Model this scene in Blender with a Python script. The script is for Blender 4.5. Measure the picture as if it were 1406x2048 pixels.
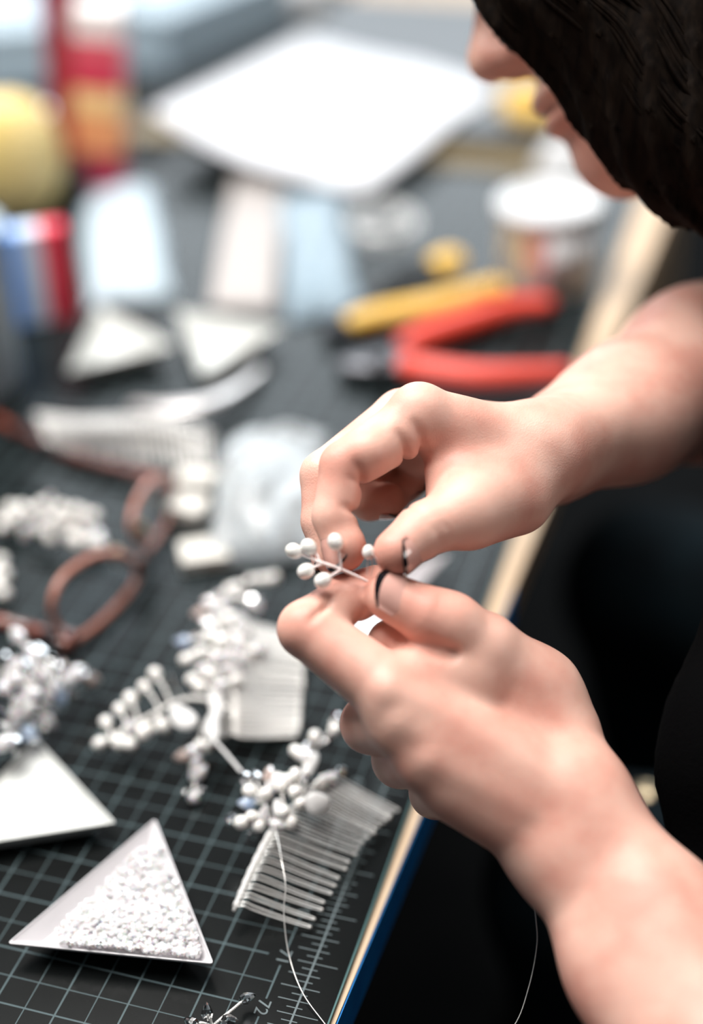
import bpy, bmesh, math, random
import numpy as np
from mathutils import Vector, Matrix

for _o in list(bpy.data.objects):
    bpy.data.objects.remove(_o)
scene = bpy.context.scene
COL = scene.collection

# ------------------------------------------------------------------ camera
F_PX = 3066.9                                   # focal length in pixels of the 1406 x 2048 frame
CAM = np.array([0.15628, -0.35609, 0.48690])
RX = np.array([0.95693835, 0.2892107, -0.02502335])     # right
RD = np.array([0.14079136, -0.53777179, -0.83125164])   # down
RF = np.array([-0.25386372, 0.7919335, -0.55533282])    # forward
cam_data = bpy.data.cameras.new('camera')
cam = bpy.data.objects.new('camera', cam_data)
COL.objects.link(cam)
cam.matrix_world = Matrix(((RX[0], -RD[0], -RF[0], CAM[0]),
                           (RX[1], -RD[1], -RF[1], CAM[1]),
                           (RX[2], -RD[2], -RF[2], CAM[2]),
                           (0, 0, 0, 1)))
cam_data.sensor_fit = 'VERTICAL'
cam_data.sensor_height = 36.0
cam_data.lens = F_PX * 36.0 / 2048.0
cam_data.clip_start = 0.01
cam_data.dof.use_dof = True
cam_data.dof.focus_distance = 0.586
cam_data.dof.aperture_fstop = 2.0
scene.camera = cam

# ------------------------------------------------------------------ world, light, exposure
scene.view_settings.view_transform = 'Standard'
scene.view_settings.look = 'None'
scene.view_settings.gamma = 1.0
scene.view_settings.exposure = 0.0
scene.view_settings.use_curve_mapping = False
world = bpy.data.worlds.new('room_light')
world.use_nodes = True
scene.world = world
world.node_tree.nodes['Background'].inputs['Color'].default_value = (0.85, 0.93, 1.0, 1)
world.node_tree.nodes['Background'].inputs['Strength'].default_value = 0.08

def area_light(name, loc, target, sx, sy, power, color):
    l = bpy.data.lights.new(name, 'AREA')
    l.shape = 'RECTANGLE'; l.size = sx; l.size_y = sy
    l.energy = power; l.color = color
    o = bpy.data.objects.new(name, l)
    COL.objects.link(o)
    o.location = loc
    d = Vector(target) - Vector(loc)
    o.rotation_euler = d.to_track_quat('-Z', 'Y').to_euler()
    return o
area_light('window_light', (-0.6, 3.2, 1.45), (-0.2, 0.4, 0.0), 3.4, 1.7, 88, (0.86, 0.94, 1.0))
area_light('ceiling_lamp_light', (-0.36, 0.27, 1.55), (-0.03, 0.18, 0.05), 1.1, 0.9, 47, (1.0, 0.97, 0.94))
area_light('desk_bulb_light', (-0.80, 0.36, 1.15), (-0.03, 0.20, 0.05), 0.20, 0.20, 11, (1.0, 0.97, 0.94))
area_light('side_window_light', (2.2, 0.02, 0.75), (0.0, 0.05, 0.0), 0.9, 0.8, 12, (1.0, 0.96, 0.92))

# ------------------------------------------------------------------ helpers
def at(px, py, z):
    """point seen at pixel px, py of the photograph, z metres in front of the camera"""
    return CAM + z * (RF + (px - 703) / F_PX * RX + (py - 1024) / F_PX * RD)

def on(px, py, h=0.0):
    """point seen at pixel px, py of the photograph, h metres above the cutting mat"""
    d = RF + (px - 703) / F_PX * RX + (py - 1024) / F_PX * RD
    return CAM + d * ((h - CAM[2]) / d[2])

def nrm(v):
    v = np.asarray(v, float)
    return v / (np.linalg.norm(v) + 1e-12)

def link(name, mesh, mats, parent=None, smooth=True):
    o = bpy.data.objects.new(name, mesh)
    COL.objects.link(o)
    if mats is not None:
        for m in (mats if isinstance(mats, (list, tuple)) else [mats]):
            mesh.materials.append(m)
    if smooth:
        mesh.polygons.foreach_set('use_smooth', [True] * len(mesh.polygons))
    if parent is not None:
        o.parent = parent
        o.matrix_parent_inverse = Matrix.Translation(parent.location).inverted()
    return o

def mk(name, verts, faces, mats, parent=None, smooth=True, origin=None):
    """mesh object from world-space vertices; origin puts the object's origin there"""
    verts = np.asarray(verts, float)
    if origin is None:
        origin = verts.mean(0) * np.array([1, 1, 0]) + np.array([0, 0, verts[:, 2].min()]) if parent is None else None
    if origin is not None:
        verts = verts - np.asarray(origin)
    me = bpy.data.meshes.new(name)
    me.from_pydata([tuple(v) for v in verts], [], [tuple(f) for f in faces])
    me.update()
    o = link(name, me, mats, parent, smooth)
    if origin is not None:
        if parent is None:
            o.location = origin
        else:
            o.location = np.asarray(origin)
    return o

def thing(name, loc, label, cat, group=None):
    o = bpy.data.objects.new(name, None)
    o.empty_display_size = 0.02
    COL.objects.link(o)
    o.location = loc
    return tag(o, label, cat, group)

def tag(o, label, cat, group=None):
    o['label'] = label; o['category'] = cat
    if group: o['group'] = group
    return o

class MB:
    """collects pieces of one mesh"""
    def __init__(s): s.v = []; s.f = []; s.n = 0; s.mi = []
    def add(s, v, f, mi=0):
        s.v.append(np.asarray(v, float))
        s.f += [tuple(i + s.n for i in q) for q in f]
        s.mi += [mi] * len(f)
        s.n += len(v)
        return s
    def tube(s, pts, r, sides=6, cap=True, mi=0):
        v, f = tube(pts, r, sides, cap); return s.add(v, f, mi)
    def ball(s, c, r, nu=14, nv=9, scale=(1, 1, 1), axis=None, mi=0):
        v, f = ball(nu, nv); v = v * np.asarray(scale) * r
        if axis is not None: v = v @ frame(axis).T
        return s.add(v + np.asarray(c), f, mi)
    def box(s, c, size, ax=None, mi=0, bev=0.0):
        v, f = boxmesh(size, bev)
        if ax is not None: v = v @ np.asarray(ax)
        return s.add(v + np.asarray(c), f, mi)
    def lathe(s, prof, c, n=32, axis=None, mi=0, closed=False):
        v, f = lathe(prof, n)
        if axis is not None: v = v @ frame(axis).T
        return s.add(v + np.asarray(c), f, mi)
    def build(s, name, mats, parent=None, smooth=True, origin=None):
        o = mk(name, np.concatenate(s.v), s.f, mats, parent, smooth, origin)
        if any(s.mi): o.data.polygons.foreach_set('material_index', s.mi)
        return o

def frame(axis):
    """3x3 with columns x, y, axis"""
    a = nrm(axis)
    h = np.array([0, 0, 1.0]) if abs(a[2]) < 0.9 else np.array([1.0, 0, 0])
    x = nrm(np.cross(h, a)); y = np.cross(a, x)
    return np.stack([x, y, a], 1)

def smooth_path(pts, n=8):
    """Catmull-Rom through the points"""
    P = [np.asarray(p, float) for p in pts]
    if len(P) < 3:
        return np.array([P[0] + (P[-1] - P[0]) * t for t in np.linspace(0, 1, n + 1)])
    P = [2 * P[0] - P[1]] + P + [2 * P[-1] - P[-2]]
    out = []
    for i in range(1, len(P) - 2):
        a, b, c, d = P[i - 1:i + 3]
        for t in np.linspace(0, 1, n, endpoint=False):
            out.append(0.5 * (2 * b + (c - a) * t + (2 * a - 5 * b + 4 * c - d) * t * t + (3 * b - a - 3 * c + d) * t ** 3))
    out.append(P[-2])
    return np.array(out)

def tube(pts, r, sides=6, cap=True):
    P = np.asarray(pts, float); n = len(P)
    r = np.broadcast_to(np.asarray(r, float), (n,))
    T = np.gradient(P, axis=0); T /= np.linalg.norm(T, axis=1, keepdims=True) + 1e-12
    x = frame(T[0])[:, 0]
    V = []
    for i in range(n):
        x = nrm(x - T[i] * (x @ T[i])); y = np.cross(T[i], x)
        for k in range(sides):
            a = 2 * math.pi * k / sides
            V.append(P[i] + r[i] * (math.cos(a) * x + math.sin(a) * y))
    Fc = []
    for i in range(n - 1):
        for k in range(sides):
            k2 = (k + 1) % sides
            Fc.append((i * sides + k, i * sides + k2, (i + 1) * sides + k2, (i + 1) * sides + k))
    if cap:
        Fc.append(tuple(range(sides))[::-1]); Fc.append(tuple((n - 1) * sides + k for k in range(sides)))
    return np.array(V), Fc

def twist(pts, r, turns_per_m=900, n=None):
    """two wires twisted round one another along a path"""
    P = np.asarray(pts, float)
    seg = np.linalg.norm(np.diff(P, axis=0), axis=1); L = np.concatenate([[0], np.cumsum(seg)])
    m = n or max(8, int(L[-1] * turns_per_m * 7))
    s = np.linspace(0, L[-1], m)
    Q = np.stack([np.interp(s, L, P[:, i]) for i in range(3)], 1)
    T = np.gradient(Q, axis=0); T /= np.linalg.norm(T, axis=1, keepdims=True) + 1e-12
    x = frame(T[0])[:, 0]; out = [[], []]
    for i in range(m):
        x = nrm(x - T[i] * (x @ T[i])); y = np.cross(T[i], x)
        a = 2 * math.pi * turns_per_m * s[i]
        o = (math.cos(a) * x + math.sin(a) * y) * r
        out[0].append(Q[i] + o); out[1].append(Q[i] - o)
    return out

def ball(nu=14, nv=9):
    V = [(0, 0, 1)]; Fc = []
    for j in range(1, nv):
        t = math.pi * j / nv
        for i in range(nu):
            p = 2 * math.pi * i / nu
            V.append((math.sin(t) * math.cos(p), math.sin(t) * math.sin(p), math.cos(t)))
    V.append((0, 0, -1)); e = len(V) - 1
    for i in range(nu):
        k = (i + 1) % nu
        Fc.append((0, 1 + i, 1 + k)); b = 1 + (nv - 2) * nu
        Fc.append((e, b + k, b + i))
        for j in range(nv - 2):
            a = 1 + j * nu
            Fc.append((a + i, a + nu + i, a + nu + k, a + k))
    return np.array(V, float), Fc

def lathe(prof, n=32):
    """prof: list of (radius, z); radius 0 at an end closes it"""
    V = []; Fc = []; rows = []
    for r, z in prof:
        if r < 1e-9:
            rows.append([len(V)]); V.append((0, 0, z))
        else:
            rows.append(list(range(len(V), len(V) + n)))
            V += [(r * math.cos(2 * math.pi * i / n), r * math.sin(2 * math.pi * i / n), z) for i in range(n)]
    for A, B in zip(rows[:-1], rows[1:]):
        for i in range(n):
            k = (i + 1) % n
            if len(A) == 1 and len(B) > 1: Fc.append((A[0], B[i], B[k]))
            elif len(B) == 1 and len(A) > 1: Fc.append((A[k], A[i], B[0]))
            elif len(A) > 1: Fc.append((A[i], B[i], B[k], A[k]))
    return np.array(V, float), [tuple(reversed(f)) for f in Fc]

def boxmesh(size, bev=0.0):
    bm = bmesh.new()
    bmesh.ops.create_cube(bm, size=1.0)
    for v in bm.verts: v.co = Vector((v.co.x * size[0], v.co.y * size[1], v.co.z * size[2]))
    if bev > 0:
        bmesh.ops.bevel(bm, geom=list(bm.edges), offset=bev, segments=3, profile=0.5, affect='EDGES')
    bm.verts.ensure_lookup_table(); bm.verts.index_update()
    V = np.array([v.co[:] for v in bm.verts]); Fc = [tuple(v.index for v in f.verts) for f in bm.faces]
    bm.free()
    return V, Fc

def rotz(a):
    c, s = math.cos(a), math.sin(a)
    return np.array([[c, s, 0], [-s, c, 0], [0, 0, 1.0]])      # rows are the axes: v @ rotz(a)

# ------------------------------------------------------------------ materials
def mat(name, color=(0.8, 0.8, 0.8), rough=0.5, metal=0.0, **kw):
    m = bpy.data.materials.new(name); m.use_nodes = True
    b = m.node_tree.nodes['Principled BSDF']
    b.inputs['Base Color'].default_value = (*color, 1)
    b.inputs['Roughness'].default_value = rough
    b.inputs['Metallic'].default_value = metal
    for k, v in kw.items():
        b.inputs[k.replace('_', ' ')].default_value = v
    return m

def nodes(m):
    nt = m.node_tree
    return nt, nt.nodes, nt.links, nt.nodes['Principled BSDF']

def noise(m, scale, detail=3.0, coord='Object', stretch=None, rough=0.5):
    nt, N, L, b = nodes(m)
    tc = N.new('ShaderNodeTexCoord'); n = N.new('ShaderNodeTexNoise')
    n.inputs['Scale'].default_value = scale; n.inputs['Detail'].default_value = detail
    n.inputs['Roughness'].default_value = rough
    if stretch:
        mp = N.new('ShaderNodeMapping'); mp.inputs['Scale'].default_value = stretch
        L.new(tc.outputs[coord], mp.inputs['Vector']); L.new(mp.outputs['Vector'], n.inputs['Vector'])
    else:
        L.new(tc.outputs[coord], n.inputs['Vector'])
    return n

def ramp(m, src, stops):
    nt, N, L, b = nodes(m)
    r = N.new('ShaderNodeValToRGB')
    while len(r.color_ramp.elements) < len(stops): r.color_ramp.elements.new(0.5)
    for e, (p, c) in zip(r.color_ramp.elements, stops):
        e.position = p; e.color = (*c, 1)
    L.new(src, r.inputs['Fac'])
    return r

def mottle(m, scale, c1, c2, detail=3.0, lo=0.35, hi=0.65, stretch=None):
    n = noise(m, scale, detail, stretch=stretch)
    r = ramp(m, n.outputs['Fac'], [(lo, c1), (hi, c2)])
    m.node_tree.links.new(r.outputs['Color'], nodes(m)[3].inputs['Base Color'])
    return m

def bump(m, scale, dist, strength=0.5, detail=2.0, stretch=None):
    nt, N, L, b = nodes(m)
    n = noise(m, scale, detail, stretch=stretch)
    bp = N.new('ShaderNodeBump'); bp.inputs['Distance'].default_value = dist; bp.inputs['Strength'].default_value = strength
    L.new(n.outputs['Fac'], bp.inputs['Height']); L.new(bp.outputs['Normal'], b.inputs['Normal'])
    return m

# skin
M_SKIN = mat('skin', (0.72, 0.45, 0.36), 0.46, Subsurface_Weight=0.2, Subsurface_Scale=0.003, IOR=1.4)
nodes(M_SKIN)[3].inputs['Subsurface Radius'].default_value = (1.0, 0.42, 0.28)
mottle(M_SKIN, 38, (0.66, 0.32, 0.25), (0.755, 0.455, 0.365), 4, 0.36, 0.62)
def skin_bump():
    nt, N, L, b = nodes(M_SKIN)
    n1 = noise(M_SKIN, 900, 2); n2 = noise(M_SKIN, 130, 3)
    vo = N.new('ShaderNodeTexVoronoi'); vo.inputs['Scale'].default_value = 1400
    tc = N.new('ShaderNodeTexCoord'); L.new(tc.outputs['Object'], vo.inputs['Vector'])
    a = N.new('ShaderNodeMath'); a.operation = 'MULTIPLY_ADD'; a.inputs[1].default_value = 2.5
    L.new(n2.outputs['Fac'], a.inputs[0]); L.new(vo.outputs['Distance'], a.inputs[2])
    bp = N.new('ShaderNodeBump'); bp.inputs['Distance'].default_value = 0.0003; bp.inputs['Strength'].default_value = 0.2
    L.new(a.outputs[0], bp.inputs['Height']); L.new(bp.outputs['Normal'], b.inputs['Normal'])
skin_bump()
M_NAIL = mat('nail_plate', (0.68, 0.385, 0.325), 0.12, Coat_Weight=0.8, Coat_Roughness=0.05)
M_POLISH = mat('black_polish', (0.006, 0.006, 0.008), 0.08, Coat_Weight=1.0, Coat_Roughness=0.03)
M_LIP = mat('lip', (0.45, 0.17, 0.15), 0.4)
M_EYE = mat('eye_white', (0.8, 0.78, 0.75), 0.1)
M_IRIS = mat('iris', (0.06, 0.03, 0.015), 0.1)
M_HAIR = mottle(mat('dark_brown_hair', (0.02, 0.012, 0.008), 0.75), 60, (0.0028, 0.0016, 0.0011), (0.008, 0.0048, 0.003), 3, stretch=(6, 6, 1))
M_SHIRT = bump(mat('black_knit', (0.0018, 0.0018, 0.002), 0.95), 500, 0.0006, 0.4)
nodes(M_SHIRT)[3].inputs['Specular IOR Level'].default_value = 0.03
M_JEANS = bump(mottle(mat('dark_denim', (0.005, 0.014, 0.02), 0.9), 25, (0.0015, 0.004, 0.006), (0.0035, 0.010, 0.014)), 900, 0.0005, 0.4)
nodes(M_JEANS)[3].inputs['Specular IOR Level'].default_value = 0.15
M_SHOE = mat('black_shoe', (0.01, 0.01, 0.01), 0.5)
M_BRASS = mat('aged_brass', (0.62, 0.50, 0.33), 0.35, 1.0)
# jewellery
M_PEARL = mat('pearl', (0.90, 0.875, 0.82), 0.22, Coat_Weight=1.0, Coat_Roughness=0.06, Coat_IOR=1.6, Subsurface_Weight=0.1, Subsurface_Scale=0.002)
mottle(M_PEARL, 300, (0.80, 0.78, 0.735), (0.88, 0.86, 0.825))
M_CRYSTAL = mat('clear_crystal', (0.97, 0.98, 0.99), 0.02, IOR=1.54, Transmission_Weight=1.0)
M_CRYSTAL_BLUE = mat('blue_flash_crystal', (0.60, 0.75, 0.97), 0.06, IOR=1.6, Transmission_Weight=0.6)
M_CRYSTAL_PINK = mat('blush_crystal', (0.80, 0.64, 0.58), 0.08, IOR=1.5, Transmission_Weight=0.6)
M_CHIP = mat('milky_crystal', (0.93, 0.91, 0.92), 0.12, IOR=1.45, Transmission_Weight=0.5, Subsurface_Weight=0.3, Subsurface_Scale=0.002)
M_FLAKE = bump(mat('frosted_petal', (0.80, 0.79, 0.78), 0.35, Transmission_Weight=0.35), 150, 0.001, 0.4)
M_SILVER = mat('silver_wire', (0.97, 0.95, 0.91), 0.20, 0.42)
M_ROSEWIRE = mat('pale_wire', (0.90, 0.80, 0.78), 0.28, 0.5)
M_BAR = mat('frosted_thread', (0.78, 0.77, 0.76), 0.4, Transmission_Weight=0.3)
# table things
M_TRAY = mat('white_tray_plastic', (0.63, 0.61, 0.625), 0.30)
bump(M_TRAY, 90, 0.0008, 0.15)
M_TRAY_WORN = mottle(mat('worn_tray_plastic', (0.8, 0.8, 0.78), 0.38), 70, (0.50, 0.51, 0.485), (0.60, 0.61, 0.59), 4, 0.3, 0.6)
M_PAPER = mat('white_paper', (0.70, 0.715, 0.75), 0.8)
bump(M_PAPER, 30, 0.001, 0.2)
M_GREYPAPER = mat('greige_card', (0.41, 0.38, 0.365), 0.7)
M_CREAM = mottle(mat('cream_card', (0.8, 0.76, 0.68), 0.6), 60, (0.56, 0.54, 0.49), (0.66, 0.63, 0.58))
M_WOOD = mottle(mat('pale_wood', (0.6, 0.43, 0.28), 0.5), 30, (0.48, 0.31, 0.17), (0.66, 0.50, 0.34), 6, 0.3, 0.7, stretch=(9, 0.5, 9))
M_TAPE = mottle(mat('blue_tape', (0.0, 0.16, 0.50), 0.55), 60, (0.0, 0.235, 0.72), (0.003, 0.30, 0.84), 3)
M_FLOOR = mottle(mat('dark_floor', (0.01, 0.01, 0.01), 0.8), 12, (0.004, 0.004, 0.004), (0.010, 0.010, 0.010))
nodes(M_FLOOR)[3].inputs['Specular IOR Level'].default_value = 0.1
M_BOARD = mat('grey_board_top', (0.10, 0.11, 0.12), 0.5)
M_BLACK = mat('black_plastic', (0.008, 0.010, 0.012), 0.4)
M_STEEL = mat('tool_steel', (0.13, 0.13, 0.14), 0.45, 1.0)
M_DARKSTEEL = mat('dark_tool_steel', (0.035, 0.035, 0.04), 0.5, 0.8)
M_RED = mat('red_handle_rubber', (0.86, 0.085, 0.055), 0.42)
M_YELLOW = mat('yellow_handle_rubber', (0.83, 0.52, 0.10), 0.4)
M_TORT = mottle(mat('tortoiseshell', (0.2, 0.06, 0.04), 0.14, Coat_Weight=0.5), 70, (0.020, 0.008, 0.007), (0.24, 0.065, 0.04), 3, 0.42, 0.64)
M_TORT_PINK = mat('translucent_tortoiseshell', (0.42, 0.17, 0.12), 0.15, Coat_Weight=0.5)
M_LENS = mat('lens_glass', (0.95, 0.97, 1.0), 0.0, IOR=1.1, Transmission_Weight=1.0)
M_CHROME = mat('polished_metal', (0.88, 0.89, 0.90), 0.12, 1.0)
M_WHITE = mat('white_plastic', (0.68, 0.69, 0.70), 0.35)
M_BAGCLEAR = bump(mat('clear_bag_film', (0.62, 0.66, 0.68), 0.10, IOR=1.4, Transmission_Weight=0.5), 45, 0.006, 0.8)
M_BAGBLUE = bump(mat('bluish_bag_film', (0.36, 0.46, 0.53), 0.25, IOR=1.2, Transmission_Weight=0.35), 30, 0.006, 0.7)
M_BOXBLUE = mat('pale_blue_plastic', (0.50, 0.63, 0.72), 0.25, Transmission_Weight=0.3, IOR=1.3)
M_YELPOUCH = mottle(mat('yellow_pouch', (0.80, 0.60, 0.16), 0.4), 14, (0.84, 0.62, 0.20), (0.90, 0.74, 0.38))
M_PALEBLUE = mat('pale_blue_label', (0.43, 0.52, 0.58), 0.5)

def bands(name, axis, stops, rough=0.4):
    """colour bands along one generated axis, for printed packets"""
    m = mat(name, (1, 1, 1), rough)
    nt, N, L, b = nodes(m)
    tc = N.new('ShaderNodeTexCoord'); sp = N.new('ShaderNodeSeparateXYZ')
    L.new(tc.outputs['Generated'], sp.inputs[0])
    r = ramp(m, sp.outputs[axis], stops); r.color_ramp.interpolation = 'CONSTANT'
    L.new(r.outputs['Color'], b.inputs['Base Color'])
    return m

def mat_grid():
    """black mat with printed half-inch lines; object coordinates are metres from the 72-inch mark"""
    m = mat('cutting_mat_face', (0.01, 0.012, 0.012), 0.24, Specular_IOR_Level=0.12)
    nt, N, L, b = nodes(m)
    tc = N.new('ShaderNodeTexCoord'); sp = N.new('ShaderNodeSeparateXYZ')
    L.new(tc.outputs['Object'], sp.inputs[0])
    def math_(op, a, c=None):
        n = N.new('ShaderNodeMath'); n.operation = op
        for i, v in enumerate((a, c)):
            if v is None: continue
            if isinstance(v, (int, float)): n.inputs[i].default_value = v
            else: L.new(v, n.inputs[i])
        return n.outputs[0]
    def lines(o, period, width):
        t = math_('DIVIDE', o, period)
        t = math_('ABSOLUTE', math_('SUBTRACT', t, math_('ROUND', t)))
        return math_('LESS_THAN', t, width / period / 2)
    half = 0.0127
    inside = math_('LESS_THAN', sp.outputs['X'], 0.0004)
    gx = math_('MAXIMUM', lines(sp.outputs['X'], half, 0.00045), lines(sp.outputs['X'], half * 2, 0.00075))
    gy = math_('MAXIMUM', lines(sp.outputs['Y'], half, 0.00045), lines(sp.outputs['Y'], half * 2, 0.00075))
    # the numeral boxes interrupt the lines near the last column
    tx = math_('LESS_THAN', math_('ABSOLUTE', math_('ADD', sp.outputs['X'], 0.0002)), 0.0062)
    ty0 = math_('DIVIDE', sp.outputs['Y'], half * 2)
    ty = math_('LESS_THAN', math_('ABSOLUTE', math_('SUBTRACT', ty0, math_('ROUND', ty0))), 0.17)
    gap = math_('SUBTRACT', 1.0, math_('MULTIPLY', tx, ty))
    g = math_('MULTIPLY', math_('MULTIPLY', math_('MAXIMUM', gx, gy), inside), gap)
    mix = N.new('ShaderNodeMix'); mix.data_type = 'RGBA'
    n = noise(m, 25, 4)
    r = ramp(m, n.outputs['Fac'], [(0.3, (0.003, 0.0038, 0.0038)), (0.7, (0.005, 0.0062, 0.0062))])
    L.new(g, mix.inputs['Factor']); L.new(r.outputs['Color'], mix.inputs['A'])
    mix.inputs['B'].default_value = (0.075, 0.105, 0.112, 1)
    L.new(mix.outputs['Result'], b.inputs['Base Color'])
    n2 = noise(m, 1500, 2)
    bp = N.new('ShaderNodeBump'); bp.inputs['Distance'].default_value = 0.0001; bp.inputs['Strength'].default_value = 0.08
    L.new(n2.outputs['Fac'], bp.inputs['Height']); L.new(bp.outputs['Normal'], b.inputs['Normal'])
    return m
M_MAT = mat_grid()
M_PRINT = mat('mat_print', (0.075, 0.105, 0.112), 0.45)
M_MATEDGE = mat('mat_edge_green', (0.03, 0.11, 0.11), 0.5)

# ================================================================== SETTING
def structure(o):
    o['kind'] = 'structure'; return o
FLOOR_Z = -0.755
structure(MB().box((0, 0.6, FLOOR_Z - 0.02), (5.0, 5.0, 0.04)).build('floor', M_FLOOR, smooth=False))

# ------------------------------------------------------------------ work table
MAT_T = 0.0018
def edge_x(y): return 0.0288 + 0.030 * y
tb = thing('work_table', (-0.6, 0.6, FLOOR_Z), 'pale wooden work table under the black cutting mat, blue tape along its edge', 'table')
y0, y1 = -0.55, 1.95
xl = -1.30
top = np.array([(xl, y0, 0), (edge_x(y0), y0, 0), (edge_x(y1), y1, 0), (xl, y1, 0)])
V = np.concatenate([top + (0, 0, -MAT_T), top + (0, 0, -MAT_T - 0.022)])
mk('table_top', V, [(0, 1, 2, 3), (7, 6, 5, 4), (0, 4, 5, 1), (1, 5, 6, 2), (2, 6, 7, 3), (3, 7, 4, 0)], M_WOOD, tb, False)
for lx, ly in ((xl + .06, y0 + .06), (-0.10, y0 + .06), (xl + .06, y1 - .06), (-0.06, y1 - .06)):
    MB().box((lx, ly, (FLOOR_Z - MAT_T - 0.022) / 2), (0.06, 0.06, -FLOOR_Z - MAT_T - 0.022), bev=0.004).build('leg', M_WOOD, tb)
ya, yb = -0.5, 0.292
P = []
for y in (ya, yb):
    for off, z in ((0.0001, -MAT_T - 0.0008), (0.0006, -MAT_T - 0.0008), (0.0006, -MAT_T - 0.0222), (0.0001, -MAT_T - 0.0222)):
        P.append((edge_x(y) + off, y, z))
o = mk('tape_strip', P, [(0, 1, 2, 3), (7, 6, 5, 4), (0, 4, 5, 1), (1, 5, 6, 2), (2, 6, 7, 3), (3, 7, 4, 0)], M_TAPE, tb, False)
o['label'] = 'blue tape stuck along the table edge'

# ------------------------------------------------------------------ cutting mat
MX0, MX1, MY0, MY1 = -0.90, 0.0264, -0.45, 0.868
cm = MB()
cm.box(((MX0 + MX1) / 2, (MY0 + MY1) / 2, -MAT_T / 2), (MX1 - MX0, MY1 - MY0, MAT_T - 0.0001))
cmo = cm.build('cutting_mat', M_MAT, smooth=False, origin=(0, 0, -MAT_T))
tag(cmo, 'large black cutting mat printed with a grid and ruler, covering the table', 'cutting mat')
MB().box((MX1 + 0.0003, (MY0 + MY1) / 2, -MAT_T / 2), (0.0007, MY1 - MY0, MAT_T)).build('mat_edge', M_MATEDGE, cmo, False)
tk = MB()
INCH = 0.0254
for k in range(-24, 8 * 34):
    y = k * INCH / 8
    L_ = {0: 0.0185, 4: 0.0125, 2: 0.0125, 6: 0.0125}.get(k % 8, 0.0062)
    if k % 8 == 0:
        a, b_ = INCH / 2 - 0.0068, INCH / 2 + 0.0098
    elif k % 4 == 0: a, b_ = INCH / 2 - 0.0095, INCH / 2 + 0.0065
    elif k % 2 == 0: a, b_ = INCH / 2 - 0.0085, INCH / 2 + 0.0045
    else: a, b_ = INCH / 2 - 0.004, INCH / 2 + 0.0025
    w = 0.00022
    tk.add([(a, y - w, 0.00002), (b_, y - w, 0.00002), (b_, y + w, 0.00002), (a, y + w, 0.00002)], [(0, 1, 2, 3)])
w = 0.0004
tk.add([(INCH / 2 - w, -0.1, 0.00003), (INCH / 2 + w, -0.1, 0.00003), (INCH / 2 + w, 0.86, 0.00003), (INCH / 2 - w, 0.86, 0.00003)], [(0, 1, 2, 3)])
o = tk.build('ruler_marking', M_PRINT, cmo, False); o['kind'] = 'stuff'
def text_mesh(body, size, loc, rot, material, parent, name):
    cu = bpy.data.curves.new('numeral', 'FONT'); cu.body = body; cu.size = size
    cu.align_x = 'CENTER'; cu.align_y = 'CENTER'
    tmp = bpy.data.objects.new('numeral', cu); COL.objects.link(tmp)
    dg = bpy.context.evaluated_depsgraph_get()
    me = bpy.data.meshes.new_from_object(tmp.evaluated_get(dg))
    bpy.data.objects.remove(tmp); bpy.data.curves.remove(cu)
    me.name = name
    me.transform(Matrix.Translation(loc) @ rot)
    me.materials.clear()
    return link(name, me, material, parent, False)
for k in range(0, 14):
    text_mesh(str(72 - k), 0.0075, Vector((-0.0002, k * INCH, 0.00004)), Matrix.Rotation(math.radians(-90), 4, 'Z'), M_PRINT, cmo, 'ruler_numeral')

# ------------------------------------------------------------------ raised dark board behind the mat
yb0 = on(930, 297, 0.0)[1]
bd = MB()
bd.box((-0.170, (yb0 + 1.315) / 2, 0.0085 - MAT_T), (0.40, 1.315 - yb0, 0.017), bev=0.0015)
bdo = bd.build('grey_board', M_BOARD, smooth=False)
tag(bdo, 'thick grey board with a black front edge, lying behind the cutting mat', 'board')
MB().box((-0.170, yb0 - 0.0006, 0.0085 - MAT_T), (0.40, 0.0012, 0.0165)).build('front_edge', M_BLACK, bdo, False)
BH = 0.0155

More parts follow.
